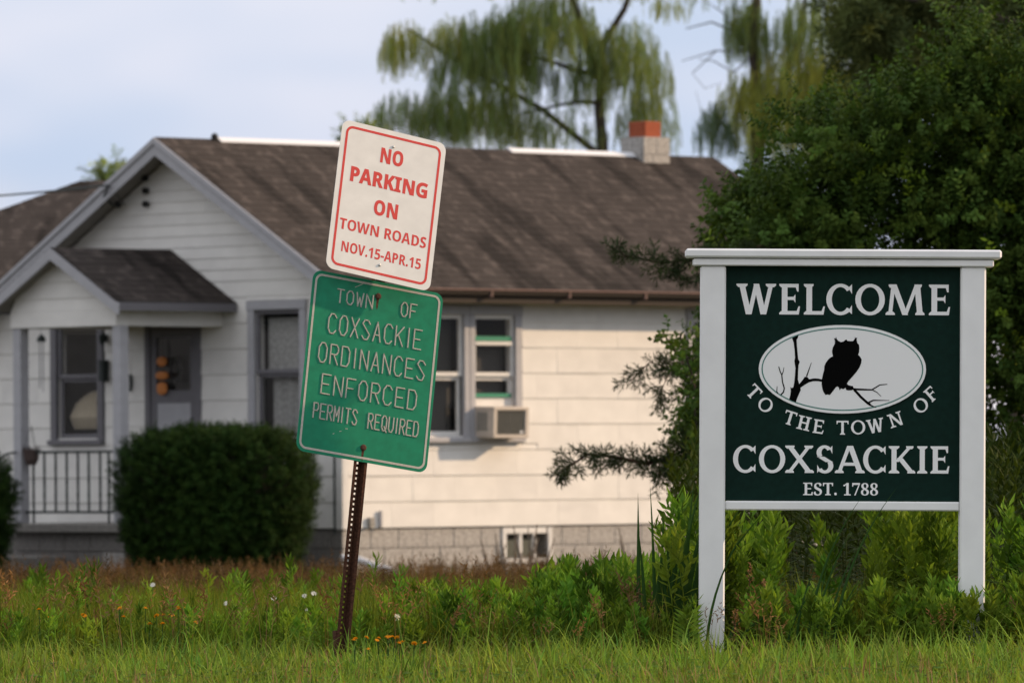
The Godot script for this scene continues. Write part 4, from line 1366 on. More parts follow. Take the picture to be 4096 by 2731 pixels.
# carved roman capital: elements of stems, arms, serifs and bowls inside a box w by h
func roman(ch: String, w: float, h: float, z: float) -> MB:
	var m := MB.new()
	var k := [0]
	var T := 0.185 * h
	var t := 0.115 * h
	var s := 0.075 * h
	var poly := func(a: Array) -> void:
		var q := PackedVector2Array()
		for i in range(0, a.size(), 2):
			q.append(Vector2(a[i], a[i + 1]))
		m.prism(q, z - 0.001, z + 0.001 + 0.00012 * k[0])
		k[0] += 1
	var rect := func(x0: float, y0: float, x1: float, y1: float) -> void: poly.call([x0, y0, x1, y0, x1, y1, x0, y1])
	var diag := func(xa: float, ya: float, xb: float, yb: float, tw: float) -> void: poly.call([xa - tw / 2, ya, xa + tw / 2, ya, xb + tw / 2, yb, xb - tw / 2, yb])
	var foot := func(x: float, y: float, half: float) -> void:   # bracketed serif
		var d := s if y < h * 0.5 else -s
		poly.call([x - half, y, x + half, y, x + half, y + d * 0.7, x + half * 0.62, y + d * 1.5, x - half * 0.62, y + d * 1.5, x - half, y + d * 0.7])
	var bowl := func(cx: float, cy: float, rx: float, ry: float, a0: float, a1: float) -> void:
		var n := 26
		for i in n:
			var b := a0 + (a1 - a0) * i / n
			var c := a0 + (a1 - a0) * (i + 1.04) / n
			var ix := rx - T * 0.98
			var iy := ry - t * 0.95
			poly.call([cx + rx * cos(b), cy + ry * sin(b), cx + rx * cos(c), cy + ry * sin(c), cx + ix * cos(c), cy + iy * sin(c), cx + ix * cos(b), cy + iy * sin(b)])
			k[0] = k[0] % 3
	var sx := 0.14 * w + T / 2
	match ch:
		"E", "F", "L":
			rect.call(sx - T / 2, s * 0.5, sx + T / 2, h - s * 0.5)
			foot.call(sx - T * 0.1, h - 0.0, T * 0.85)
			if ch != "L":
				rect.call(sx, h - t, 0.86 * w, h)
				poly.call([0.74 * w, h, 0.93 * w, h, 0.93 * w, h - 0.25 * h, 0.86 * w, h - 0.25 * h])
				rect.call(sx, 0.475 * h, 0.72 * w, 0.475 * h + t * 0.9)
				poly.call([0.64 * w, 0.53 * h, 0.78 * w, 0.66 * h, 0.78 * w, 0.38 * h])
			if ch != "F":
				rect.call(sx, 0, 0.9 * w, t)
				foot.call(sx - T * 0.1, 0.0, T * 0.85)
				poly.call([0.78 * w, 0, 0.94 * w, 0, w, 0.27 * h, 0.93 * w, 0.27 * h])
			else:
				foot.call(sx, 0.0, T * 0.95)
		"I":
			rect.call(w / 2 - T / 2, s * 0.5, w / 2 + T / 2, h - s * 0.5)
			foot.call(w / 2, 0.0, w / 2); foot.call(w / 2, h, w / 2)
		"T":
			rect.call(w / 2 - T / 2, s * 0.5, w / 2 + T / 2, h - t * 0.5)
			rect.call(0.05 * w, h - t, 0.95 * w, h)
			poly.call([0.0, h, 0.15 * w, h, 0.07 * w, h - 0.25 * h, 0.0, h - 0.25 * h])
			poly.call([0.85 * w, h, w, h, w, h - 0.25 * h, 0.93 * w, h - 0.25 * h])
			foot.call(w / 2, 0.0, T)
		"H":
			for x in [0.24 * w, 0.76 * w]:
				rect.call(x - T / 2, s * 0.5, x + T / 2, h - s * 0.5)
				foot.call(x, 0.0, 0.23 * w); foot.call(x, h, 0.23 * w)
			rect.call(0.24 * w, 0.46 * h, 0.76 * w, 0.46 * h + t)
		"N":
			rect.call(0.2 * w - t / 2, s * 0.5, 0.2 * w + t / 2, h - s)
			rect.call(0.82 * w - t / 2, 0.05 * h, 0.82 * w + t / 2, h - s * 0.5)
			diag.call(0.2 * w, h, 0.80 * w, 0.0, T * 1.1)
			foot.call(0.2 * w, 0.0, 0.2 * w); foot.call(0.82 * w, h, 0.18 * w); foot.call(0.12 * w, h, 0.12 * w)
		"W":
			diag.call(0.14 * w, h - s * 0.5, 0.31 * w, 0.0, T); diag.call(0.33 * w, 0.0, 0.50 * w, h, t * 1.2)
			diag.call(0.50 * w, h, 0.68 * w, 0.0, T); diag.call(0.70 * w, 0.0, 0.87 * w, h - s * 0.5, t * 1.2)
			foot.call(0.14 * w, h, 0.14 * w); foot.call(0.87 * w, h, 0.13 * w)
		"M":
			diag.call(0.11 * w, s * 0.5, 0.19 * w, h, t * 1.1); diag.call(0.2 * w, h, 0.5 * w, 0.0, T); diag.call(0.5 * w, 0.0, 0.8 * w, h, t * 1.1); diag.call(0.88 * w, s * 0.5, 0.81 * w, h, T)
			foot.call(0.11 * w, 0.0, 0.12 * w); foot.call(0.88 * w, 0.0, 0.12 * w); foot.call(0.15 * w, h, 0.08 * w); foot.call(0.85 * w, h, 0.08 * w)
		"A":
			diag.call(0.14 * w, s * 0.5, 0.47 * w, h, t * 1.2); diag.call(0.84 * w, s * 0.5, 0.51 * w, h, T * 1.1)
			rect.call(0.25 * w, 0.27 * h, 0.72 * w, 0.27 * h + t)
			foot.call(0.14 * w, 0.0, 0.15 * w); foot.call(0.84 * w, 0.0, 0.16 * w)
		"X":
			diag.call(0.17 * w, h - s * 0.5, 0.83 * w, s * 0.5, T * 1.15); diag.call(0.82 * w, h - s * 0.5, 0.16 * w, s * 0.5, t * 1.3)
			foot.call(0.17 * w, h, 0.16 * w); foot.call(0.82 * w, h, 0.15 * w); foot.call(0.16 * w, 0.0, 0.15 * w); foot.call(0.84 * w, 0.0, 0.16 * w)
		"K":
			rect.call(0.2 * w - T / 2, s * 0.5, 0.2 * w + T / 2, h - s * 0.5)
			diag.call(0.80 * w, h - s * 0.5, 0.30 * w, 0.42 * h, t * 1.3); diag.call(0.42 * w, 0.56 * h, 0.86 * w, s * 0.5, T * 1.15)
			foot.call(0.2 * w, 0.0, 0.2 * w); foot.call(0.2 * w, h, 0.2 * w); foot.call(0.80 * w, h, 0.14 * w); foot.call(0.86 * w, 0.0, 0.15 * w)
		"O":
			bowl.call(w / 2, h / 2, w / 2, h * 0.515, 0.0, TAU)
		"C":
			bowl.call(w * 0.54, h / 2, w * 0.54, h * 0.515, 0.72, TAU - 0.72)
			poly.call([0.84 * w, 0.88 * h, 0.98 * w, h, 0.98 * w, 0.68 * h]); poly.call([0.84 * w, 0.12 * h, 0.98 * w, 0.32 * h, 0.98 * w, 0.02 * h])
		"S":
			bowl.call(w * 0.48, 0.745 * h, w * 0.46, h * 0.27, 0.5, 3.9)
			bowl.call(w * 0.50, 0.262 * h, w * 0.49, h * 0.277, 0.75, -2.6)
			diag.call(0.25 * w, 0.60 * h, 0.76 * w, 0.40 * h, T * 1.5)
			poly.call([0.78 * w, 0.9 * h, 0.93 * w, h, 0.93 * w, 0.70 * h]); poly.call([0.06 * w, 0.0, 0.06 * w, 0.30 * h, 0.22 * w, 0.12 * h])
	return m

func roman_letter(parent: Node3D, ch: String, x: float, y: float, w: float, h: float, z: float, turn := 0.0) -> void:
	var o := obj("letter", roman(ch, w, h, 0.0), M.board_white, parent)
	var b := Basis(Vector3.BACK, turn)
	o.transform = Transform3D(b, V(x, y, z) - b * V(w / 2, h / 2, 0))

const STROKES := {
	"T": [[0, 6, 4, 6], [2, 6, 2, 0]], "O": [[1.2, 0, 0, 1.4], [0, 1.4, 0, 4.6], [0, 4.6, 1.2, 6], [1.2, 6, 2.8, 6], [2.8, 6, 4, 4.6], [4, 4.6, 4, 1.4], [4, 1.4, 2.8, 0], [2.8, 0, 1.2, 0]],
	"W": [[0, 6, 1, 0], [1, 0, 2, 4], [2, 4, 3, 0], [3, 0, 4, 6]], "N": [[0, 0, 0, 6], [0, 6, 4, 0], [4, 0, 4, 6]], "F": [[0, 0, 0, 6], [0, 6, 4, 6], [0, 3, 3, 3]],
	"C": [[4, 5, 2.8, 6], [2.8, 6, 1.2, 6], [1.2, 6, 0, 4.6], [0, 4.6, 0, 1.4], [0, 1.4, 1.2, 0], [1.2, 0, 2.8, 0], [2.8, 0, 4, 1]], "X": [[0, 0, 4, 6], [0, 6, 4, 0]],
	"S": [[4, 5, 2.8, 6], [2.8, 6, 1, 6], [1, 6, 0, 4.8], [0, 4.8, 4, 1.6], [4, 1.6, 3, 0], [3, 0, 1.2, 0], [1.2, 0, 0, 1]], "A": [[0, 0, 2, 6], [2, 6, 4, 0], [0.8, 2, 3.2, 2]],
	"K": [[0, 0, 0, 6], [0, 2.4, 4, 6], [1.3, 3.4, 4, 0]], "I": [[2, 0, 2, 6]], "E": [[0, 0, 0, 6], [0, 6, 4, 6], [0, 3, 3.2, 3], [0, 0, 4, 0]],
	"R": [[0, 0, 0, 6], [0, 6, 3, 6], [3, 6, 4, 5], [4, 5, 4, 4], [4, 4, 3, 3], [3, 3, 0, 3], [1.8, 3, 4, 0]], "D": [[0, 0, 0, 6], [0, 6, 2.8, 6], [2.8, 6, 4, 4.6], [4, 4.6, 4, 1.4], [4, 1.4, 2.8, 0], [2.8, 0, 0, 0]],
	"P": [[0, 0, 0, 6], [0, 6, 3, 6], [3, 6, 4, 5], [4, 5, 4, 4], [4, 4, 3, 3], [3, 3, 0, 3]], "M": [[0, 0, 0, 6], [0, 6, 2, 2], [2, 2, 4, 6], [4, 6, 4, 0]],
	"Q": [[1.2, 0, 0, 1.4], [0, 1.4, 0, 4.6], [0, 4.6, 1.2, 6], [1.2, 6, 2.8, 6], [2.8, 6, 4, 4.6], [4, 4.6, 4, 1.4], [4, 1.4, 2.8, 0], [2.8, 0, 1.2, 0], [2.2, 1.8, 4.2, -0.4]], "U": [[0, 6, 0, 1.4], [0, 1.4, 1.2, 0], [1.2, 0, 2.8, 0], [2.8, 0, 4, 1.4], [4, 1.4, 4, 6]],
}

# raised strip letters, each stroke a ridged bar
func strip_word(parent: Node3D, text: String, x0: float, x1: float, y0: float, y1: float, z: float) -> void:
	var total := 0.0
	for ch in text:
		total += 0.45 if ch == "I" else 1.0
	var gap := 0.5
	var unit := (x1 - x0) / (total + gap * (text.length() - 1))
	var x := x0
	for ch in text:
		var w := unit * (0.45 if ch == "I" else 1.0)
		var m := MB.new()
		for s in STROKES[ch]:
			var ax: float = s[0] / 4.0 * unit if ch != "I" else w * 0.5
			var bx: float = s[2] / 4.0 * unit if ch != "I" else w * 0.5
			var a := Vector2(ax + rr(-0.0006, 0.0006), s[1] / 6.0 * (y1 - y0))
			var b := Vector2(bx + rr(-0.0006, 0.0006), s[3] / 6.0 * (y1 - y0))
			var d := (b - a).normalized()
			a -= d * 0.002
			b += d * 0.002
			var n := Vector2(-d.y, d.x) * 0.0031
			var hi := 0.0035
			var p := [V(a.x - n.x, a.y - n.y, 0), V(a.x + n.x, a.y + n.y, 0), V(b.x + n.x, b.y + n.y, 0), V(b.x - n.x, b.y - n.y, 0)]
			var q := [V(a.x - n.x * 0.6, a.y - n.y * 0.6, hi), V(a.x + n.x * 0.6, a.y + n.y * 0.6, hi), V(b.x + n.x * 0.6, b.y + n.y * 0.6, hi), V(b.x - n.x * 0.6, b.y - n.y * 0.6, hi)]
			m.quad(q[0], q[1], q[2], q[3])
			for k in 4:
				var k2 := (k + 1) % 4
				m.quad(p[k], p[k2], q[k2], q[k])
		obj("letter", m, M.sign_letter, parent, V(x, y0, z))
		x += w + unit * gap

func build_signs() -> void:
	rng.seed = 55
	# ---- leaning road sign post with two plates ----
	var base := V(-0.7064, -0.06, -28.86)
	var rs := group_node("road_sign", self, Transform3D(Basis(), base))
	tag(rs, "leaning rusty post with a red-lettered white plate above a green ordinance plate", "road sign")
	var gu := V(0.8773, -0.164, -0.4509)
	var gv := V(0.0999, 0.9816, -0.1625)
	var gn := gu.cross(gv).normalized()
	var gc := V(-0.5901, 1.212, -29.06)
	var wu := V(0.8874, -0.2054, -0.4126)
	var wv := V(0.1142, 0.9654, -0.2344)
	var wn := wu.cross(wv).normalized()
	var wc := V(-0.5205, 1.9020, -29.115)
	# U-channel post, open side to the plates, with a row of punched holes in its web
	var pt := Transform3D(Basis(gu, gv, gn), gc - gn * 0.004 - base)
	var foot := -1.30
	var head := 1.02
	var post := MB.new()
	var prof := [Vector2(-0.031, 0.0), Vector2(-0.0185, 0.0), Vector2(-0.0125, -0.03), Vector2(0.0125, -0.03), Vector2(0.0185, 0.0), Vector2(0.031, 0.0)]
	for k in prof.size() - 1:
		if k == 2: continue
		var a: Vector2 = prof[k]
		var b: Vector2 = prof[k + 1]
		var d := (b - a).normalized()
		var n := Vector2(-d.y, d.x) * 0.0028
		post.prism(PackedVector2Array([a, b, b - n, a - n]), foot, head, pt * Transform3D(Basis(V(1, 0, 0), V(0, 0, 1), V(0, 1, 0)), Vector3.ZERO))
	var pitch := 0.0216
	var y := foot
	while y < head:
		# web plate around one hole
		var h0 := y + pitch * 0.5 - 0.0048
		var h1 := y + pitch * 0.5 + 0.0048
		for z in [-0.0328, -0.030]:
			post.quad(pt * V(-0.0125, y, z), pt * V(-0.0125, h0, z), pt * V(0.0125, h0, z), pt * V(0.0125, y, z))
			post.quad(pt * V(-0.0125, h1, z), pt * V(-0.0125, y + pitch, z), pt * V(0.0125, y + pitch, z), pt * V(0.0125, h1, z))
			post.quad(pt * V(-0.0125, h0, z), pt * V(-0.0125, h1, z), pt * V(-0.0048, h1, z), pt * V(-0.0048, h0, z))
			post.quad(pt * V(0.0048, h0, z), pt * V(0.0048, h1, z), pt * V(0.0125, h1, z), pt * V(0.0125, h0, z))
		y += pitch
	obj("post", post, M.rust, rs)
	var stub := MB.new()
	stub.xbox(pt * Transform3D(Basis(Vector3.BACK, 0.05), V(0.004, -1.36, -0.008)), V(-0.028, 0, -0.03), V(-0.016, 0.27, 0.004), 0.002)
	stub.xbox(pt * Transform3D(Basis(Vector3.BACK, 0.05), V(0.004, -1.36, -0.008)), V(-0.016, 0, -0.034), V(0.028, 0.25, -0.03), 0.001)
	stub.xbox(pt * Transform3D(Basis(Vector3.BACK, 0.05), V(0.004, -1.36, -0.008)), V(0.024, 0, -0.03), V(0.034, 0.26, 0.004), 0.002)
	obj("anchor_stub", stub, M.rust, rs)
	# green plate
	var gp := MeshInstance3D.new()
	var gm := MB.new()
	gm.prism(round_rect(0.6096, 0.762, 0.038), -0.0012, 0.0012)
	gp.mesh = gm.mesh()
	gp.material_override = M.sign_green
	gp.name = "green_plate"
	gp.transform = Transform3D(Basis(gu, gv, gn), gc - base)
	gp.set_meta("label", "green town ordinance plate with worn raised letters")
	rs.add_child(gp)
	obj("border", ring_mesh(round_rect(0.586, 0.738, 0.032), round_rect(0.568, 0.720, 0.024), 0.0012, 0.0022), M.sign_letter, gp)
	strip_word(gp, "TOWN", -0.186, -0.020, 0.262, 0.318, 0.0013)
	strip_word(gp, "OF", 0.115, 0.185, 0.255, 0.313, 0.0013)
	strip_word(gp, "COXSACKIE", -0.213, 0.221, 0.129, 0.210, 0.0013)
	strip_word(gp, "ORDINANCES", -0.244, 0.250, 0.002, 0.083, 0.0013)
	strip_word(gp, "ENFORCED", -0.217, 0.224, -0.127, -0.046, 0.0013)
	strip_word(gp, "PERMITS", -0.242, -0.041, -0.233, -0.171, 0.0013)
	strip_word(gp, "REQUIRED", 0.012, 0.246, -0.237, -0.175, 0.0013)
	for yb in [0.319, -0.321]:
		var bm := MB.new()
		bm.tube([V(0.002, yb, 0.001), V(0.002, yb, 0.006), V(0.002, yb, 0.009)], [0.0135, 0.0135, 0.008], 8)
		obj("bolt", bm, M.rust_bolt, gp)
		var run := MB.new()   # rust that ran down from the bolt
		var pts := PackedVector2Array([Vector2(-0.004, yb - 0.008), Vector2(0.008, yb - 0.008), Vector2(0.006, yb - 0.045), Vector2(0.003, yb - 0.058), Vector2(-0.002, yb - 0.045)])
		run.prism(pts, 0.0011, 0.0015)
		obj("rust_streak", run, M.rust, gp)
	for sc in [[-0.11, -0.27, 0.25, 0.010], [-0.14, -0.285, 0.5, 0.007], [-0.083, -0.255, 0.1, 0.012], [-0.085, 0.352, 0.55, 0.03], [-0.10, 0.343, 0.5, 0.018]]:
		var sm := MB.new()
		sm.xbox(Transform3D(Basis(Vector3.BACK, sc[2]), V(sc[0], sc[1], 0)), V(-sc[3] / 2, -0.0012, 0.0011), V(sc[3] / 2, 0.0012, 0.0016))
		obj("scratch", sm, M.sign_letter, gp)
	# white plate
	var wp := MeshInstance3D.new()
	var wm := MB.new()
	wm.prism(round_rect(0.4825, 0.643, 0.036), -0.0012, 0.0012)
	wp.mesh = wm.mesh()
	wp.material_override = M.sign_white
	wp.name = "white_plate"
	wp.transform = Transform3D(Basis(wu, wv, wn), wc - base + wn * 0.004)
	wp.set_meta("label", "white no parking plate with red letters and border")
	rs.add_child(wp)
	obj("border", ring_mesh(round_rect(0.442, 0.602, 0.032), round_rect(0.421, 0.581, 0.022), 0.0011, 0.0018), M.sign_red, wp)
	var sans := lettering_font("Droid Sans", 0.6)
	var sans_thin := lettering_font("Droid Sans", 0.0)
	word(wp, "NO", sans, 0.0, 0.209, 0.104, 0.066, 0.0014, 0.0008, M.sign_red)
	word(wp, "PARKING", sans, 0.0, 0.100, 0.357, 0.066, 0.0014, 0.0008, M.sign_red)
	word(wp, "ON", sans, 0.0, -0.018, 0.110, 0.066, 0.0014, 0.0008, M.sign_red)
	word(wp, "TOWN ROADS", sans_thin, -0.001, -0.120, 0.400, 0.048, 0.0014, 0.0008, M.sign_red)
	word(wp, "NOV.15-APR.15", sans_thin, 0.003, -0.215, 0.367, 0.046, 0.0014, 0.0008, M.sign_red)
	for yb in [0.254, -0.259]:
		var bm := MB.new()
		bm.tube([V(0, yb, 0.001), V(0, yb, 0.004), V(0, yb, 0.006)], [0.006, 0.006, 0.003], 8)
		obj("bolt", bm, M.bolt, wp)
	# ---- welcome board ----
	var ws := group_node("welcome_sign", self, Transform3D(Basis(Vector3.BACK, -0.0125), V(1.367, -0.02, -29.3)))
	tag(ws, "dark green town welcome board with an owl oval between two white posts", "welcome sign")
	for s: float in [-1.0, 1.0]:
		boxp("post", V(s * 0.5435 - 0.053, -0.3, -0.053), V(s * 0.5435 + 0.053, 1.659, 0.053), M.vinyl, ws, 0.007)
	boxp("top_rail", V(-0.628, 1.6595, -0.062), V(0.628, 1.6885, 0.066), M.vinyl, ws, 0.004)
	boxp("cap", V(-0.660, 1.692, -0.08), V(0.660, 1.730, 0.084), M.vinyl, ws, 0.008)
	boxp("bottom_rail", V(-0.4900, 0.640, -0.035), V(0.4900, 0.678, 0.035), M.vinyl, ws, 0.005)
	var pan := boxp("panel", V(-0.4902, 0.6785, -0.012), V(0.4902, 1.659, 0.006), M.board_green, ws)
	var cy := 1.16875 - 0.6785   # the panel's middle in its own axes
	var serif := lettering_font("Droid Serif", 0.0)
	var z := 0.0102
	# each capital's left and right edge along its line, as painted
	for line in [["WELCOME", [205, 560, 585, 775, 805, 998, 1010, 1245, 1270, 1535, 1545, 1890, 1925, 2120], 1162.5, 0.002, 0.353, 0.128], ["COXSACKIE", [180, 385, 412, 648, 645, 905, 925, 1080, 1095, 1360, 1345, 1550, 1575, 1810, 1830, 1920, 1945, 2118], 1149.0, -0.004, -0.3155, 0.114]]:
		for k in line[0].length():
			var e0: float = (line[1][k * 2] - line[2]) / 2140.5 + line[3]
			var e1: float = (line[1][k * 2 + 1] - line[2]) / 2140.5 + line[3]
			roman_letter(pan, line[0][k], (e0 + e1) / 2, cy + line[4], e1 - e0, line[5], z)
	word(pan, "EST. 1788", serif, -0.006, cy - 0.440, 0.313, 0.053, z, 0.002, M.board_white)
	for l in [["T", -0.3705, -0.036, 46.0], ["O", -0.3215, -0.089, 38.0], ["T", -0.2187, -0.1436, 17.0], ["H", -0.160, -0.1646, 13.0], ["E", -0.0995, -0.1786, 8.0], ["T", 0.001, -0.183, 0.0], ["O", 0.0663, -0.181, -4.0], ["W", 0.1387, -0.174, -10.0], ["N", 0.2228, -0.148, -19.0], ["O", 0.328, -0.088, -36.0], ["F", 0.372, -0.0395, -42.0]]:
		var lw: float = {"T": 0.050, "O": 0.060, "H": 0.057, "E": 0.047, "W": 0.073, "N": 0.060, "F": 0.045}[l[0]]
		roman_letter(pan, l[0], l[1], cy + float(l[2]), lw, 0.058, z, deg_to_rad(l[3] * -1.0))
	# owl oval
	var oc := V(-0.001, cy + 0.061, 0)
	var ov := func(k: float, kk: float) -> PackedVector2Array:
		var out := PackedVector2Array()
		for i in 64:
			out.append(Vector2(oc.x + (0.350 - k) * cos(TAU * i / 64), oc.y + (0.185 - kk) * sin(TAU * i / 64)))
		return out
	var om := MB.new()
	om.prism(ov.call(0.0, 0.0), 0.0088, 0.019)
	obj("oval", om, M.board_white, pan)
	obj("oval_line", ring_mesh(ov.call(0.0115, 0.0115), ov.call(0.0165, 0.0165), 0.0189, 0.0198), M.board_teal, pan)
	# silhouettes: traced in a 2352 x 1295 drawing of the oval (690 x 380 units)
	var tr := func(a: Array) -> PackedVector2Array:
		var out := PackedVector2Array()
		for i in range(0, a.size(), 2):
			out.append(Vector2(oc.x + (a[i] - 1178.0) / 3.4087 / 955.6, oc.y - (a[i + 1] - 655.0) / 3.4087 / 955.6))
		return out
	var owl := [1062, 232, 1082, 238, 1090, 212, 1100, 245, 1125, 272, 1160, 285, 1195, 275, 1212, 258, 1228, 248, 1244, 266, 1290, 272, 1325, 268, 1345, 240, 1348, 212, 1358, 232, 1378, 218, 1370, 255, 1382, 300, 1402, 318, 1408, 360, 1404, 420, 1392, 458, 1418, 482, 1440, 520, 1434, 570, 1410, 630, 1370, 690, 1310, 760, 1262, 815, 1240, 848, 1255, 868, 1300, 880, 1322, 882, 1330, 905, 1345, 925, 1300, 940, 1262, 942, 1232, 936, 1222, 905, 1190, 925, 1160, 915, 1142, 940, 1132, 905, 1112, 888, 1090, 900, 1060, 940, 1022, 990, 1005, 1005, 975, 998, 950, 1005, 925, 970, 908, 930, 896, 860, 898, 800, 912, 730, 930, 660, 932, 615, 950, 570, 985, 520, 1015, 495, 1048, 478, 1040, 440, 1036, 410, 1048, 355, 1072, 310, 1075, 270]
	var trunk := [490, 232, 540, 208, 578, 195, 568, 232, 552, 255, 556, 330, 566, 430, 575, 520, 596, 556, 580, 600, 574, 700, 572, 800, 590, 860, 640, 800, 665, 760, 700, 760, 725, 792, 790, 780, 850, 782, 905, 796, 905, 828, 850, 818, 780, 818, 720, 836, 660, 872, 606, 910, 612, 940, 590, 990, 560, 1060, 545, 1108, 500, 1090, 455, 1068, 470, 1010, 476, 950, 472, 900, 490, 915, 512, 900, 524, 830, 532, 740, 538, 640, 524, 545, 532, 500, 526, 400, 514, 300]
	for sh in [owl, trunk]:
		var sm := MB.new()
		sm.prism(tr.call(sh), 0.0189, 0.0202)
		obj("owl" if sh == owl else "branch", sm, M.board_black, pan)
	for tw in [[310, 622, 330, 690, 352, 735, 362, 830, 388, 920, 375, 970, 340, 1008, 12, 20], [382, 632, 372, 690, 352, 740, 6, 14], [755, 565, 730, 640, 690, 755, 5, 18], [1330, 925, 1420, 928, 1580, 932, 1690, 865, 1790, 855, 30, 10], [1590, 935, 1650, 965, 1706, 1020, 14, 6], [1340, 930, 1430, 1030, 1520, 1110, 1560, 1135, 34, 34], [1520, 1115, 1600, 1075, 1700, 1075, 1820, 1075, 24, 6], [1540, 1130, 1590, 1155, 1640, 1170, 26, 8], [290, 890, 285, 960, 300, 990, 6, 18]]:
		var n: int = (tw.size() - 2) / 2
		var pl := []
		var pr := []
		for k in n:
			var p := Vector2(tw[k * 2], tw[k * 2 + 1])
			var a := Vector2(tw[maxi(k - 1, 0) * 2], tw[maxi(k - 1, 0) * 2 + 1])
			var b := Vector2(tw[mini(k + 1, n - 1) * 2], tw[mini(k + 1, n - 1) * 2 + 1])
			var d := (b - a).normalized()
			var wd: float = lerpf(tw[-2], tw[-1], float(k) / (n - 1)) * 0.5
			pl.append_array([p.x - d.y * wd, p.y + d.x * wd])
			pr = [p.x + d.y * wd, p.y - d.x * wd] + pr
		var sm := MB.new()
		sm.prism(tr.call(pl + pr), 0.0189, 0.0199)
		obj("twig", sm, M.board_black, pan)

# ---------- plants of the verge ----------
func tuft(n: int, h: float, w: float, spread: float, lean: float) -> ArrayMesh:
	var m := MB.new()
	for k in n:
		var a := rr(0, TAU)
		var r := spread * sqrt(rng.randf())
		var p := V(r * cos(a), 0, r * sin(a))
		var b := rr(0, TAU)
		m.blade(p, V(0, 1, 0), V(cos(b), 0, sin(b)) * rr(0.1, 1.0) * lean, h * rr(0.45, 1.1), w * rr(0.7, 1.3), 3)
	return m.mesh()

func seed_tuft(n: int, h: float) -> ArrayMesh:
	var m := MB.new()
	for k in n:
		var a := rr(0, TAU)
		var p := V(0.08 * cos(a) * rng.randf(), 0, 0.08 * sin(a) * rng.randf())
		var l := V(cos(a), 0, sin(a)) * rr(0.05, 0.3)
		var hh := h * rr(0.7, 1.1)
		m.blade(p, V(0, 1, 0), l, hh, 0.0035, 3)
		var tip := p + V(0, 1, 0) * hh * (1.0 - 0.25 * l.length()) + l * hh
		for q in 12:
			var s := tip - (V(0, 1, 0) + l * 1.6).normalized() * hh * 0.30 * q / 12.0
			var d := (any_dir() + V(0, 0.9, 0)).normalized()
			m.leaf(s, d, d.cross(any_dir()).normalized(), 0.028, 0.007)
	return m.mesh()

func weed_stalk(h: float, n: int, ll: float, lw: float) -> ArrayMesh:
	var m := MB.new()
	var bend := V(rr(-0.12, 0.12), 0, rr(-0.12, 0.12))
	var at := func(t: float) -> Vector3: return V(0, h * t, 0) + bend * t * t * h
	m.tube([at.call(0.0), at.call(0.5), at.call(1.0)], [0.004, 0.003, 0.0015], 4)
	for k in n:
		var t := 0.10 + 0.90 * k / float(n)
		var an := k * 2.4 + rr(-0.3, 0.3)
		var out := V(cos(an), 0, sin(an))
		var rise := lerpf(0.25, 1.6, pow(t, 2.0))
		var d := (out + V(0, rise, 0)).normalized()
		var s := V(-sin(an), 0, cos(an))
		var l := ll * lerpf(1.0, 0.55, t) * rr(0.8, 1.15)
		m.leaf(at.call(t), d, s, l, lw * lerpf(1.0, 0.7, t), lerpf(0.35, 0.0, t))
	# side shoots near the top
	for b in 3:
		var t := 0.62 + 0.11 * b
		var an := b * 2.1 + rr(0, 1)
		var dir := (V(cos(an), 1.5, sin(an))).normalized()
		var p: Vector3 = at.call(t)
		for k in 7:
			var q := p + dir * h * 0.16 * k / 7.0
			var a2 := k * 2.4
			var d := (dir + V(cos(a2), 0.3, sin(a2)) * 0.8).normalized()
			m.leaf(q, d, d.cross(V(0.2, 0.3, 1)).normalized(), ll * 0.5, lw * 0.7)
	return m.mesh()

func scatter(called: String, parent: Node3D, mesh: Mesh, mat: Material, n: int, x0: float, x1: float, d0: float, d1: float, smin: float, smax: float, col: Callable, ok = null) -> void:
	var xf := []
	var cl := []
	var tries := 0
	while xf.size() < n and tries < n * 6:
		tries += 1
		var d := sqrt(rr(d0 * d0, d1 * d1))
		var x := rr(x0, x1) * (d / d0)
		var s := rr(smin, smax)
		if ok != null:
			var k: float = ok.call(x, d)
			if rng.randf() > k: continue
		var b := Basis(Vector3.UP, rr(0, TAU)) * Basis(V(1, 0, 0), rr(-0.12, 0.12)).scaled(V(s, s * rr(0.85, 1.15), s))
		xf.append(Transform3D(b, V(x, ground_y(-d) - 0.005, -d)))
		cl.append(col.call(x, d))
	many(called, mesh, mat, parent, xf, cl)

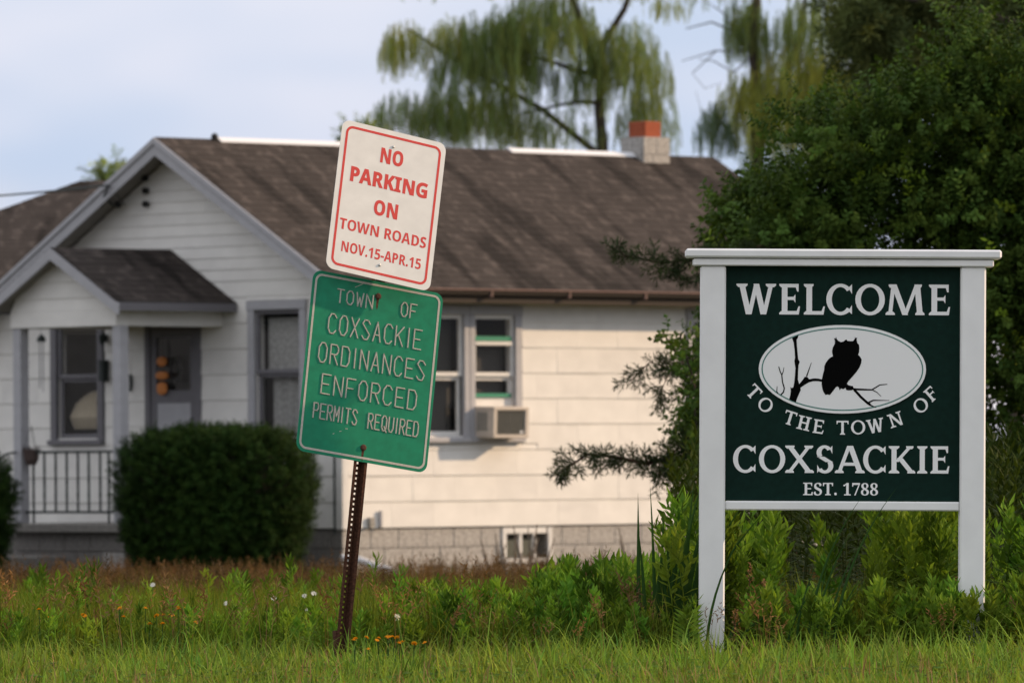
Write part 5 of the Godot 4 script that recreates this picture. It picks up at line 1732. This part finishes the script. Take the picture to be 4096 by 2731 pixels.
func build_plants() -> void:
	rng.seed = 909
	var patch := FastNoiseLite.new()
	patch.seed = 4
	patch.frequency = 0.55
	# --- mown verge grass ---
	var lawn := group_node("verge_grass", self)
	tag(lawn, "short bright grass along the front edge of the verge", "grass", "", "stuff")
	var lawn_col := func(x: float, d: float) -> Color:
		var p := patch.get_noise_2d(x * 2.0, d * 3.0)
		var k := rr(0.55, 1.5)
		var w := rr(-0.1, 0.25)
		return Color(k * (1.0 + 0.35 * p + w), k, k * 0.9)
	for v in 4:
		scatter("tufts", lawn, tuft(7, 0.095, 0.0085, 0.08, 0.95), M.grass_leaf, 1900, -3.6, 3.6, 24.5, 28.9, 0.45, 1.15, lawn_col)
	for v in 4:
		scatter("tufts", lawn, tuft(6, 0.165, 0.0095, 0.06, 1.0), M.grass_leaf, 520, -3.6, 3.6, 26.0, 29.0, 0.5, 1.2, lawn_col, func(x: float, d: float) -> float: return smoothstep(-0.25, 0.3, patch.get_noise_2d(x * 2.4, d * 4.0)))
	scatter("tufts", lawn, tuft(5, 0.27, 0.0088, 0.05, 1.1), M.grass_leaf, 230, -3.6, 3.6, 27.6, 29.5, 0.6, 1.2, lawn_col)
	scatter("dry_blades", lawn, tuft(4, 0.12, 0.0045, 0.07, 0.9), M.dry_leaf, 1200, -3.6, 3.6, 24.5, 29.1, 0.6, 1.3, func(_x, _d): return tone(0.8, 1.6, -0.05))
	scatter("clover", lawn, leaf_twig(5, 0.05, 0.032, 0.028, 1.6), M.weed_leaf, 1700, -3.6, 3.6, 25.5, 28.4, 0.7, 1.4, func(_x, _d): return tone(0.45, 0.9))
	# --- tall field grass behind ---
	var field := group_node("field_grass", self)
	tag(field, "tall unmown grass covering the ground between the verge and the house", "grass", "", "stuff")
	var field_col := func(x: float, d: float) -> Color:
		var p := patch.get_noise_2d(x * 0.9, d * 0.9)
		var k := rr(0.4, 1.05)
		return Color(k * (1.12 + 0.6 * p), k * 0.86, k * 0.6)
	for v in 4:
		scatter("tufts", field, tuft(12, 0.34, 0.0085, 0.10, 0.5), M.grass_leaf, 1700, -3.2, 3.0, 29.2, 37.0, 0.5, 1.0, field_col, func(x: float, d: float) -> float: return smoothstep(-0.5, 0.2, patch.get_noise_2d(x * 1.6 + 9.0, d * 1.6)))
	for v in 3:
		scatter("tufts", field, tuft(14, 0.26, 0.012, 0.20, 0.45), M.grass_leaf, 3600, -3.4, 2.9, 36.0, 71.0, 0.6, 1.1, field_col)
	var seeds := group_node("seed_grass", self)
	tag(seeds, "brown seed heads of wild grass standing above the field", "grass", "", "stuff")
	for v in 2:
		scatter("stalks", seeds, seed_tuft(7, 0.36), M.dry_leaf, 800, -3.2, 2.2, 38.0, 68.0, 0.65, 1.05, func(_x, _d): return tone(0.28, 0.65), func(x: float, d: float) -> float: return smoothstep(-0.3, 0.3, patch.get_noise_2d(x * 0.7, d * 0.5 + 30.0)))
	scatter("stalks", seeds, seed_tuft(4, 0.34), M.dry_leaf, 110, -2.6, 2.6, 28.6, 31.0, 0.6, 1.1, func(_x, _d): return tone(0.5, 1.1))
	# --- leafy weeds ---
	var weeds := group_node("leafy_weeds", self)
	tag(weeds, "thick leafy green weeds crowding under and around the welcome board", "weeds", "", "stuff")
	var weed_col := func(x: float, d: float) -> Color:
		var k := rr(0.38, 1.3)
		var p := patch.get_noise_2d(x * 3.0 + 40.0, d * 3.0)
		return Color(k * (1.0 + 0.6 * p), k * (1.0 + 0.12 * p), k * 0.8)
	var clump := func(x: float, d: float) -> float: return smoothstep(-0.35, 0.25, patch.get_noise_2d(x * 4.5 + 11.0, d * 3.5))
	for v in 4:
		# low weeds in the middle
		scatter("stalks", weeds, weed_stalk(0.36, 22, 0.10, 0.026), M.weed_leaf, 85, 0.10, 0.85, 29.45, 33.0, 0.5, 1.1, weed_col, clump)
		scatter("stalks", weeds, weed_stalk(0.28, 20, 0.085, 0.022), M.weed_leaf, 95, -0.5, 0.75, 29.2, 33.0, 0.45, 1.05, weed_col, clump)
		# tall ones under and behind the board
		scatter("stalks", weeds, weed_stalk(0.62, 30, 0.13, 0.036), M.weed_leaf, 80, 0.66, 2.75, 29.6, 31.4, 0.5, 1.08, weed_col, func(x: float, d: float) -> float: return 0.05 if absf(x * 29.3 / d - 1.30) < 0.20 else smoothstep(-0.4, 0.2, patch.get_noise_2d(x * 5.0 + 11.0, d * 3.5)))
		# short ones in front of the posts
		scatter("stalks", weeds, weed_stalk(0.27, 18, 0.085, 0.023), M.weed_leaf, 75, 0.9, 2.6, 28.95, 29.7, 0.55, 1.15, weed_col, func(x: float, _d: float) -> float: return 1.0 if x > 1.75 else (0.12 if x < 1.02 else 0.7))
		scatter("stalks", weeds, weed_stalk(0.22, 18, 0.07, 0.017), M.weed_leaf, 60, -2.4, 0.7, 29.0, 30.2, 0.5, 1.1, weed_col)
		scatter("stalks", weeds, weed_stalk(0.34, 22, 0.085, 0.02), M.weed_leaf, 22, -2.6, -0.3, 30.0, 40.0, 0.7, 1.1, weed_col)
	scatter("stalks", weeds, weed_stalk(0.95, 60, 0.12, 0.028), M.broad_leaf, 320, 0.80, 3.4, 32.6, 42.0, 0.7, 1.15, func(_x, _d): return tone(0.3, 0.65, 0.1))  # leaves darkened to paint the shade behind the board
	# --- reeds: long sword leaves ---
	reeds("clump of long sword-shaped leaves beside the board's left post", V(0.62, 0, -29.75), [
		[0.0, 0.62, 0.02, 0.0, 0.024], [0.06, 0.80, 0.14, 0.05, 0.024], [0.10, 0.86, 0.20, 0.0, 0.026], [0.13, 0.72, 0.26, 0.04, 0.022], [-0.06, 0.55, -0.03, 0.0, 0.02], [0.05, 0.5, -0.02, 0.0, 0.03], [0.09, 0.46, 0.05, 0.0, 0.034], [0.14, 0.42, 0.02, 0.05, 0.03], [0.02, 0.40, 0.06, 0.0, 0.026], [0.16, 0.66, 0.30, 0.1, 0.02], [-0.02, 0.74, -0.02, 0.05, 0.018], [-0.09, 0.70, 0.0, 0.0, 0.022],
		[0.03, 0.58, 0.08, 0.02, 0.03], [0.08, 0.62, 0.06, -0.03, 0.03], [0.12, 0.55, 0.10, 0.03, 0.034], [-0.03, 0.47, 0.05, 0.04, 0.026], [0.16, 0.50, 0.06, -0.04, 0.03], [0.06, 0.70, 0.22, 0.02, 0.022], [0.10, 0.76, 0.05, 0.0, 0.024], [0.0, 0.66, 0.10, -0.03, 0.022], [0.18, 0.38, 0.0, 0.02, 0.03], [0.04, 0.36, -0.03, 0.05, 0.03]])
	reeds("two arching sword-shaped leaves curving across the left post", V(0.85, 0, -29.2), [[-0.05, 0.56, 0.16, 0.06, 0.013], [0.03, 0.36, 0.26, 0.02, 0.022], [0.06, 0.30, 0.32, 0.05, 0.02]])
	reeds("loose fan of long grass blades rising in front of the board's lower rail", V(1.27, 0, -29.12), [
		[-0.05, 0.72, 0.24, 0.0, 0.013], [0.06, 0.75, 0.27, 0.0, 0.014], [-0.02, 0.56, 0.16, 0.0, 0.012], [0.03, 0.50, 0.14, 0.0, 0.012], [-0.10, 0.44, 0.10, 0.0, 0.011], [-0.02, 0.42, 0.06, 0.0, 0.011], [0.05, 0.40, 0.16, 0.0, 0.010], [-0.14, 0.36, 0.16, 0.0, 0.010], [0.0, 0.34, 0.2, 0.0, 0.010]])
	# fern-like sprout at the foot of the left post
	var fern := group_node("feathery_sprout", self, Transform3D(Basis(), V(0.72, 0.0, -29.1)))
	tag(fern, "pale green feathery sprout standing just beside the left post's foot", "plant")
	var fs := MB.new()
	fs.tube([V(0, -0.02, 0), V(0.005, 0.1, 0.01), V(0.0, 0.21, 0.0)], [0.004, 0.003, 0.001], 5)
	obj("stem", fs, M.reed_leaf, fern)
	for k in 18:
		var t := 0.15 + 0.8 * k / 18.0
		var sd := 1.0 if k % 2 else -1.0
		var lm := MB.new()
		var d := V(sd, 0.75, 0.15).normalized()
		lm.leaf(V(0.003, 0.21 * t, 0.005), d, V(0.1, 0.2, 1).cross(d).normalized(), 0.095 * (1.05 - 0.6 * absf(t - 0.4)), 0.015, 0.05)
		obj("leaflet", lm, M.weed_leaf, fern)
	# rusty dock gone to seed
	for q in [[0.905, -29.18, 0.21, "small seeding dock stalk in front of the left post's foot"], [1.03, -29.35, 0.33, "rust-brown dock gone to seed just right of the left post"], [0.98, -29.6, 0.40, "taller rust-brown dock behind the left post among dark weeds"]]:
		var dk := group_node("dock_plant", self, Transform3D(Basis(), V(q[0], 0, q[1])))
		tag(dk, q[3], "plant", "dock plants by the left post")
		var st := MB.new()
		var h: float = q[2]
		st.tube([V(0, -0.02, 0), V(0.01, h * 0.5, 0), V(0.02, h, 0)], [0.004, 0.003, 0.0015], 5)
		obj("stem", st, M.bark_red, dk)
		var sd := MB.new()
		for k in 90:
			var t := 0.35 + 0.65 * rng.randf()
			var an := rr(0, TAU)
			var p := V(0.01 + 0.01 * t, h * t, 0) + V(cos(an), 0.3, sin(an)) * rr(0.0, 0.035) * (1.2 - t)
			sd.leaf(p, any_dir(), any_dir(), 0.014, 0.012)
		obj("seed_head", sd, M.dry_leaf, dk)
	# bare dead stems in front of the basement window
	for q in [[-0.03, -60.0, "bare forked dead stems standing just left of the basement window"], [0.25, -61.0, "thin dead stem rising across the basement window's edge"], [1.15, -60.0, "bare branching dead stems between the basement window and the board"]]:
		var x: float = q[0] * 1.0
		var z: float = q[1]
		var dd := group_node("dead_stems", self, Transform3D(Basis(), V(x, ground_y(z) - 0.02, z)))
		tag(dd, q[2], "plant", "dead stems by the foundation")
		for k in 6:
			var m := MB.new()
			var a := -0.25 + 0.1 * k
			var h := rr(0.42, 0.72)
			m.tube([V(a * 0.3, 0, 0), V(a * 0.7, h * 0.5, 0.03), V(a * 1.0 + 0.03 * sin(k * 2.0), h, 0.0)], [0.011, 0.009, 0.005], 5)
			m.tube([V(a * 0.7, h * 0.5, 0.03), V(a * 0.7 + (0.07 if k % 2 else -0.07), h * 0.85, 0.0)], [0.008, 0.004], 4)
			obj("stem", m, M.twig_grey, dd)
	# golden flower heads
	var head := MB.new()
	for k in 18:
		var an := k * TAU / 18.0
		head.leaf(V(0, 0, 0), V(cos(an), 0.25, sin(an)).normalized(), V(-sin(an), 0, cos(an)), 0.016, 0.006)
	for k in 10:
		var an := k * TAU / 10.0
		head.leaf(V(0, 0.003, 0), V(cos(an), 0.8, sin(an)).normalized(), V(-sin(an), 0, cos(an)), 0.010, 0.005)
	var head_mesh := head.mesh(true)
	var heights := [0.27, 0.32, 0.37]
	var stems := []
	for h in heights:
		var sm := MB.new()
		sm.tube([V(0, -0.02, 0), V(0.006, h * 0.5, 0.004), V(0, h, 0)], [0.0022, 0.002, 0.0018], 4)
		stems.append(sm.mesh(true))
	var spots := []
	for p in [[-2.10, 29.5], [-1.97, 29.6], [-1.94, 29.2], [-1.99, 29.35], [-1.80, 29.4], [-1.82, 29.6], [-1.65, 29.3], [-1.61, 29.45], [-1.63, 29.25], [-1.66, 29.5], [-1.50, 29.4], [-1.47, 29.3], [-1.45, 29.5], [-1.43, 29.35], [-1.42, 29.6], [-1.48, 29.55], [-1.38, 29.4], [-1.36, 29.3], [-1.38, 29.55], [-1.40, 29.25], [-1.34, 29.45], [-1.52, 29.25], [-1.55, 29.45]]:
		spots.append([p[0], p[1], 0.62])
	for p in [[-0.62, 27.35], [-0.57, 27.3], [-0.53, 27.4], [-0.50, 27.55], [-0.46, 27.45], [-0.45, 27.35], [-0.49, 27.5], [-0.39, 27.3], [-0.35, 27.4], [-0.62, 27.1], [-0.53, 27.05], [-0.48, 27.6], [-0.44, 27.5], [-0.58, 27.5]]:
		spots.append([p[0], p[1], 0.4])
	for p in spots:
		var near: bool = p[2] < 0.5
		var fl := group_node("hawkweed_flower", self, Transform3D(Basis(Vector3.UP, rr(0, TAU)), V(p[0], ground_y(-p[1]), -p[1])))
		tag(fl, "orange-yellow hawkweed flower in the mown grass below the leaning post" if near else "orange-yellow hawkweed flower in the tall grass in front of the hedge", "flower", "hawkweed in the mown grass" if near else "hawkweed in the tall grass")
		var i := rng.randi() % 3
		var so := obj("stem", stems[i], M.reed_leaf, fl)
		so.scale.y = p[2]
		var ho := obj("flower_head", head_mesh, M.petal_gold, fl, V(0, heights[i] * p[2], 0))
		ho.rotation = V(rr(-0.1, 0.7), 0, rr(-0.3, 0.3))
		ho.scale = Vector3.ONE * rr(0.62, 0.95)
	# white fleabane beside the post
	var dm := MB.new()
	for k in 22:
		var an := k * TAU / 22.0
		dm.leaf(V(0, 0, 0), V(cos(an), 0.12, sin(an)).normalized(), V(-sin(an), 0, cos(an)), 0.017, 0.004)
	var dmesh := dm.mesh(true)
	for p in [[-0.94, 31.4, 0.25], [-0.90, 31.5, 0.26], [-0.92, 31.3, 0.19], [-1.08, 31.5, 0.24], [-1.29, 31.4, 0.22], [-1.65, 32.0, 0.30], [-0.97, 31.2, 0.15]]:
		var fl := group_node("fleabane_flower", self, Transform3D(Basis(), V(p[0], ground_y(-p[1]), -p[1])))
		tag(fl, "small white fleabane flower in the grass left of the leaning post", "flower", "fleabane in the tall grass")
		var sm := MB.new()
		sm.tube([V(0, -0.02, 0), V(0, p[2], 0)], [0.002, 0.0015], 4)
		obj("stem", sm, M.reed_leaf, fl)
		var ho := obj("flower_head", dmesh, M.petal_white, fl, V(0, p[2], 0))
		ho.rotation = V(0.9, 0, rr(-0.3, 0.3))
		ho.scale = Vector3.ONE * 0.9
	# spent dandelion stalk right of the post
	var dn := group_node("dandelion_stalk", self, Transform3D(Basis(), V(-0.475, 0, -28.4)))
	tag(dn, "tall dandelion stalk with a ragged white seed head right of the leaning post", "flower")
	var ds := MB.new()
	ds.tube([V(0.02, -0.02, 0), V(0.025, 0.09, 0), V(0.0, 0.205, 0)], [0.0045, 0.004, 0.0035], 6)
	obj("stem", ds, M.grass_leaf, dn)
	var dh := MB.new()
	for k in 40:
		var d := (any_dir() + V(0, 0.5, 0)).normalized()
		dh.leaf(V(0, 0.207, 0), d, d.cross(any_dir()).normalized(), 0.016, 0.005)
	obj("seed_head", dh, M.petal_white, dn)

func reeds(label: String, at: Vector3, blades: Array) -> void:
	var n := group_node("sword_leaf_clump", self, Transform3D(Basis(), at))
	tag(n, label, "plant", "sword-leaved clumps by the welcome board")
	for b in blades:
		var m := MB.new()
		var h: float = b[1]
		var pts := []
		for k in 9:
			var t := k / 8.0
			pts.append(V(b[0] + float(b[2]) * t * t, h * t * (1.0 - 0.10 * t * absf(b[2]) / h), float(b[3]) * t + 0.03 * t * t))
		var w: float = b[4] * 0.5
		for k in 8:
			var wa := w * (1.0 - pow(k / 8.0, 2.2)) * (0.75 if k == 0 else 1.0)
			var wb := w * (1.0 - pow((k + 1) / 8.0, 2.2))
			var f := V(0, 0, w * 0.35)
			m.quad(pts[k] - V(wa, 0, 0), pts[k + 1] - V(wb, 0, 0), pts[k + 1] + f * wb / w, pts[k] + f * wa / w)
			m.quad(pts[k] + f * wa / w, pts[k + 1] + f * wb / w, pts[k + 1] + V(wb, 0, 0), pts[k] + V(wa, 0, 0))
		obj("blade", m, M.reed_leaf, n)
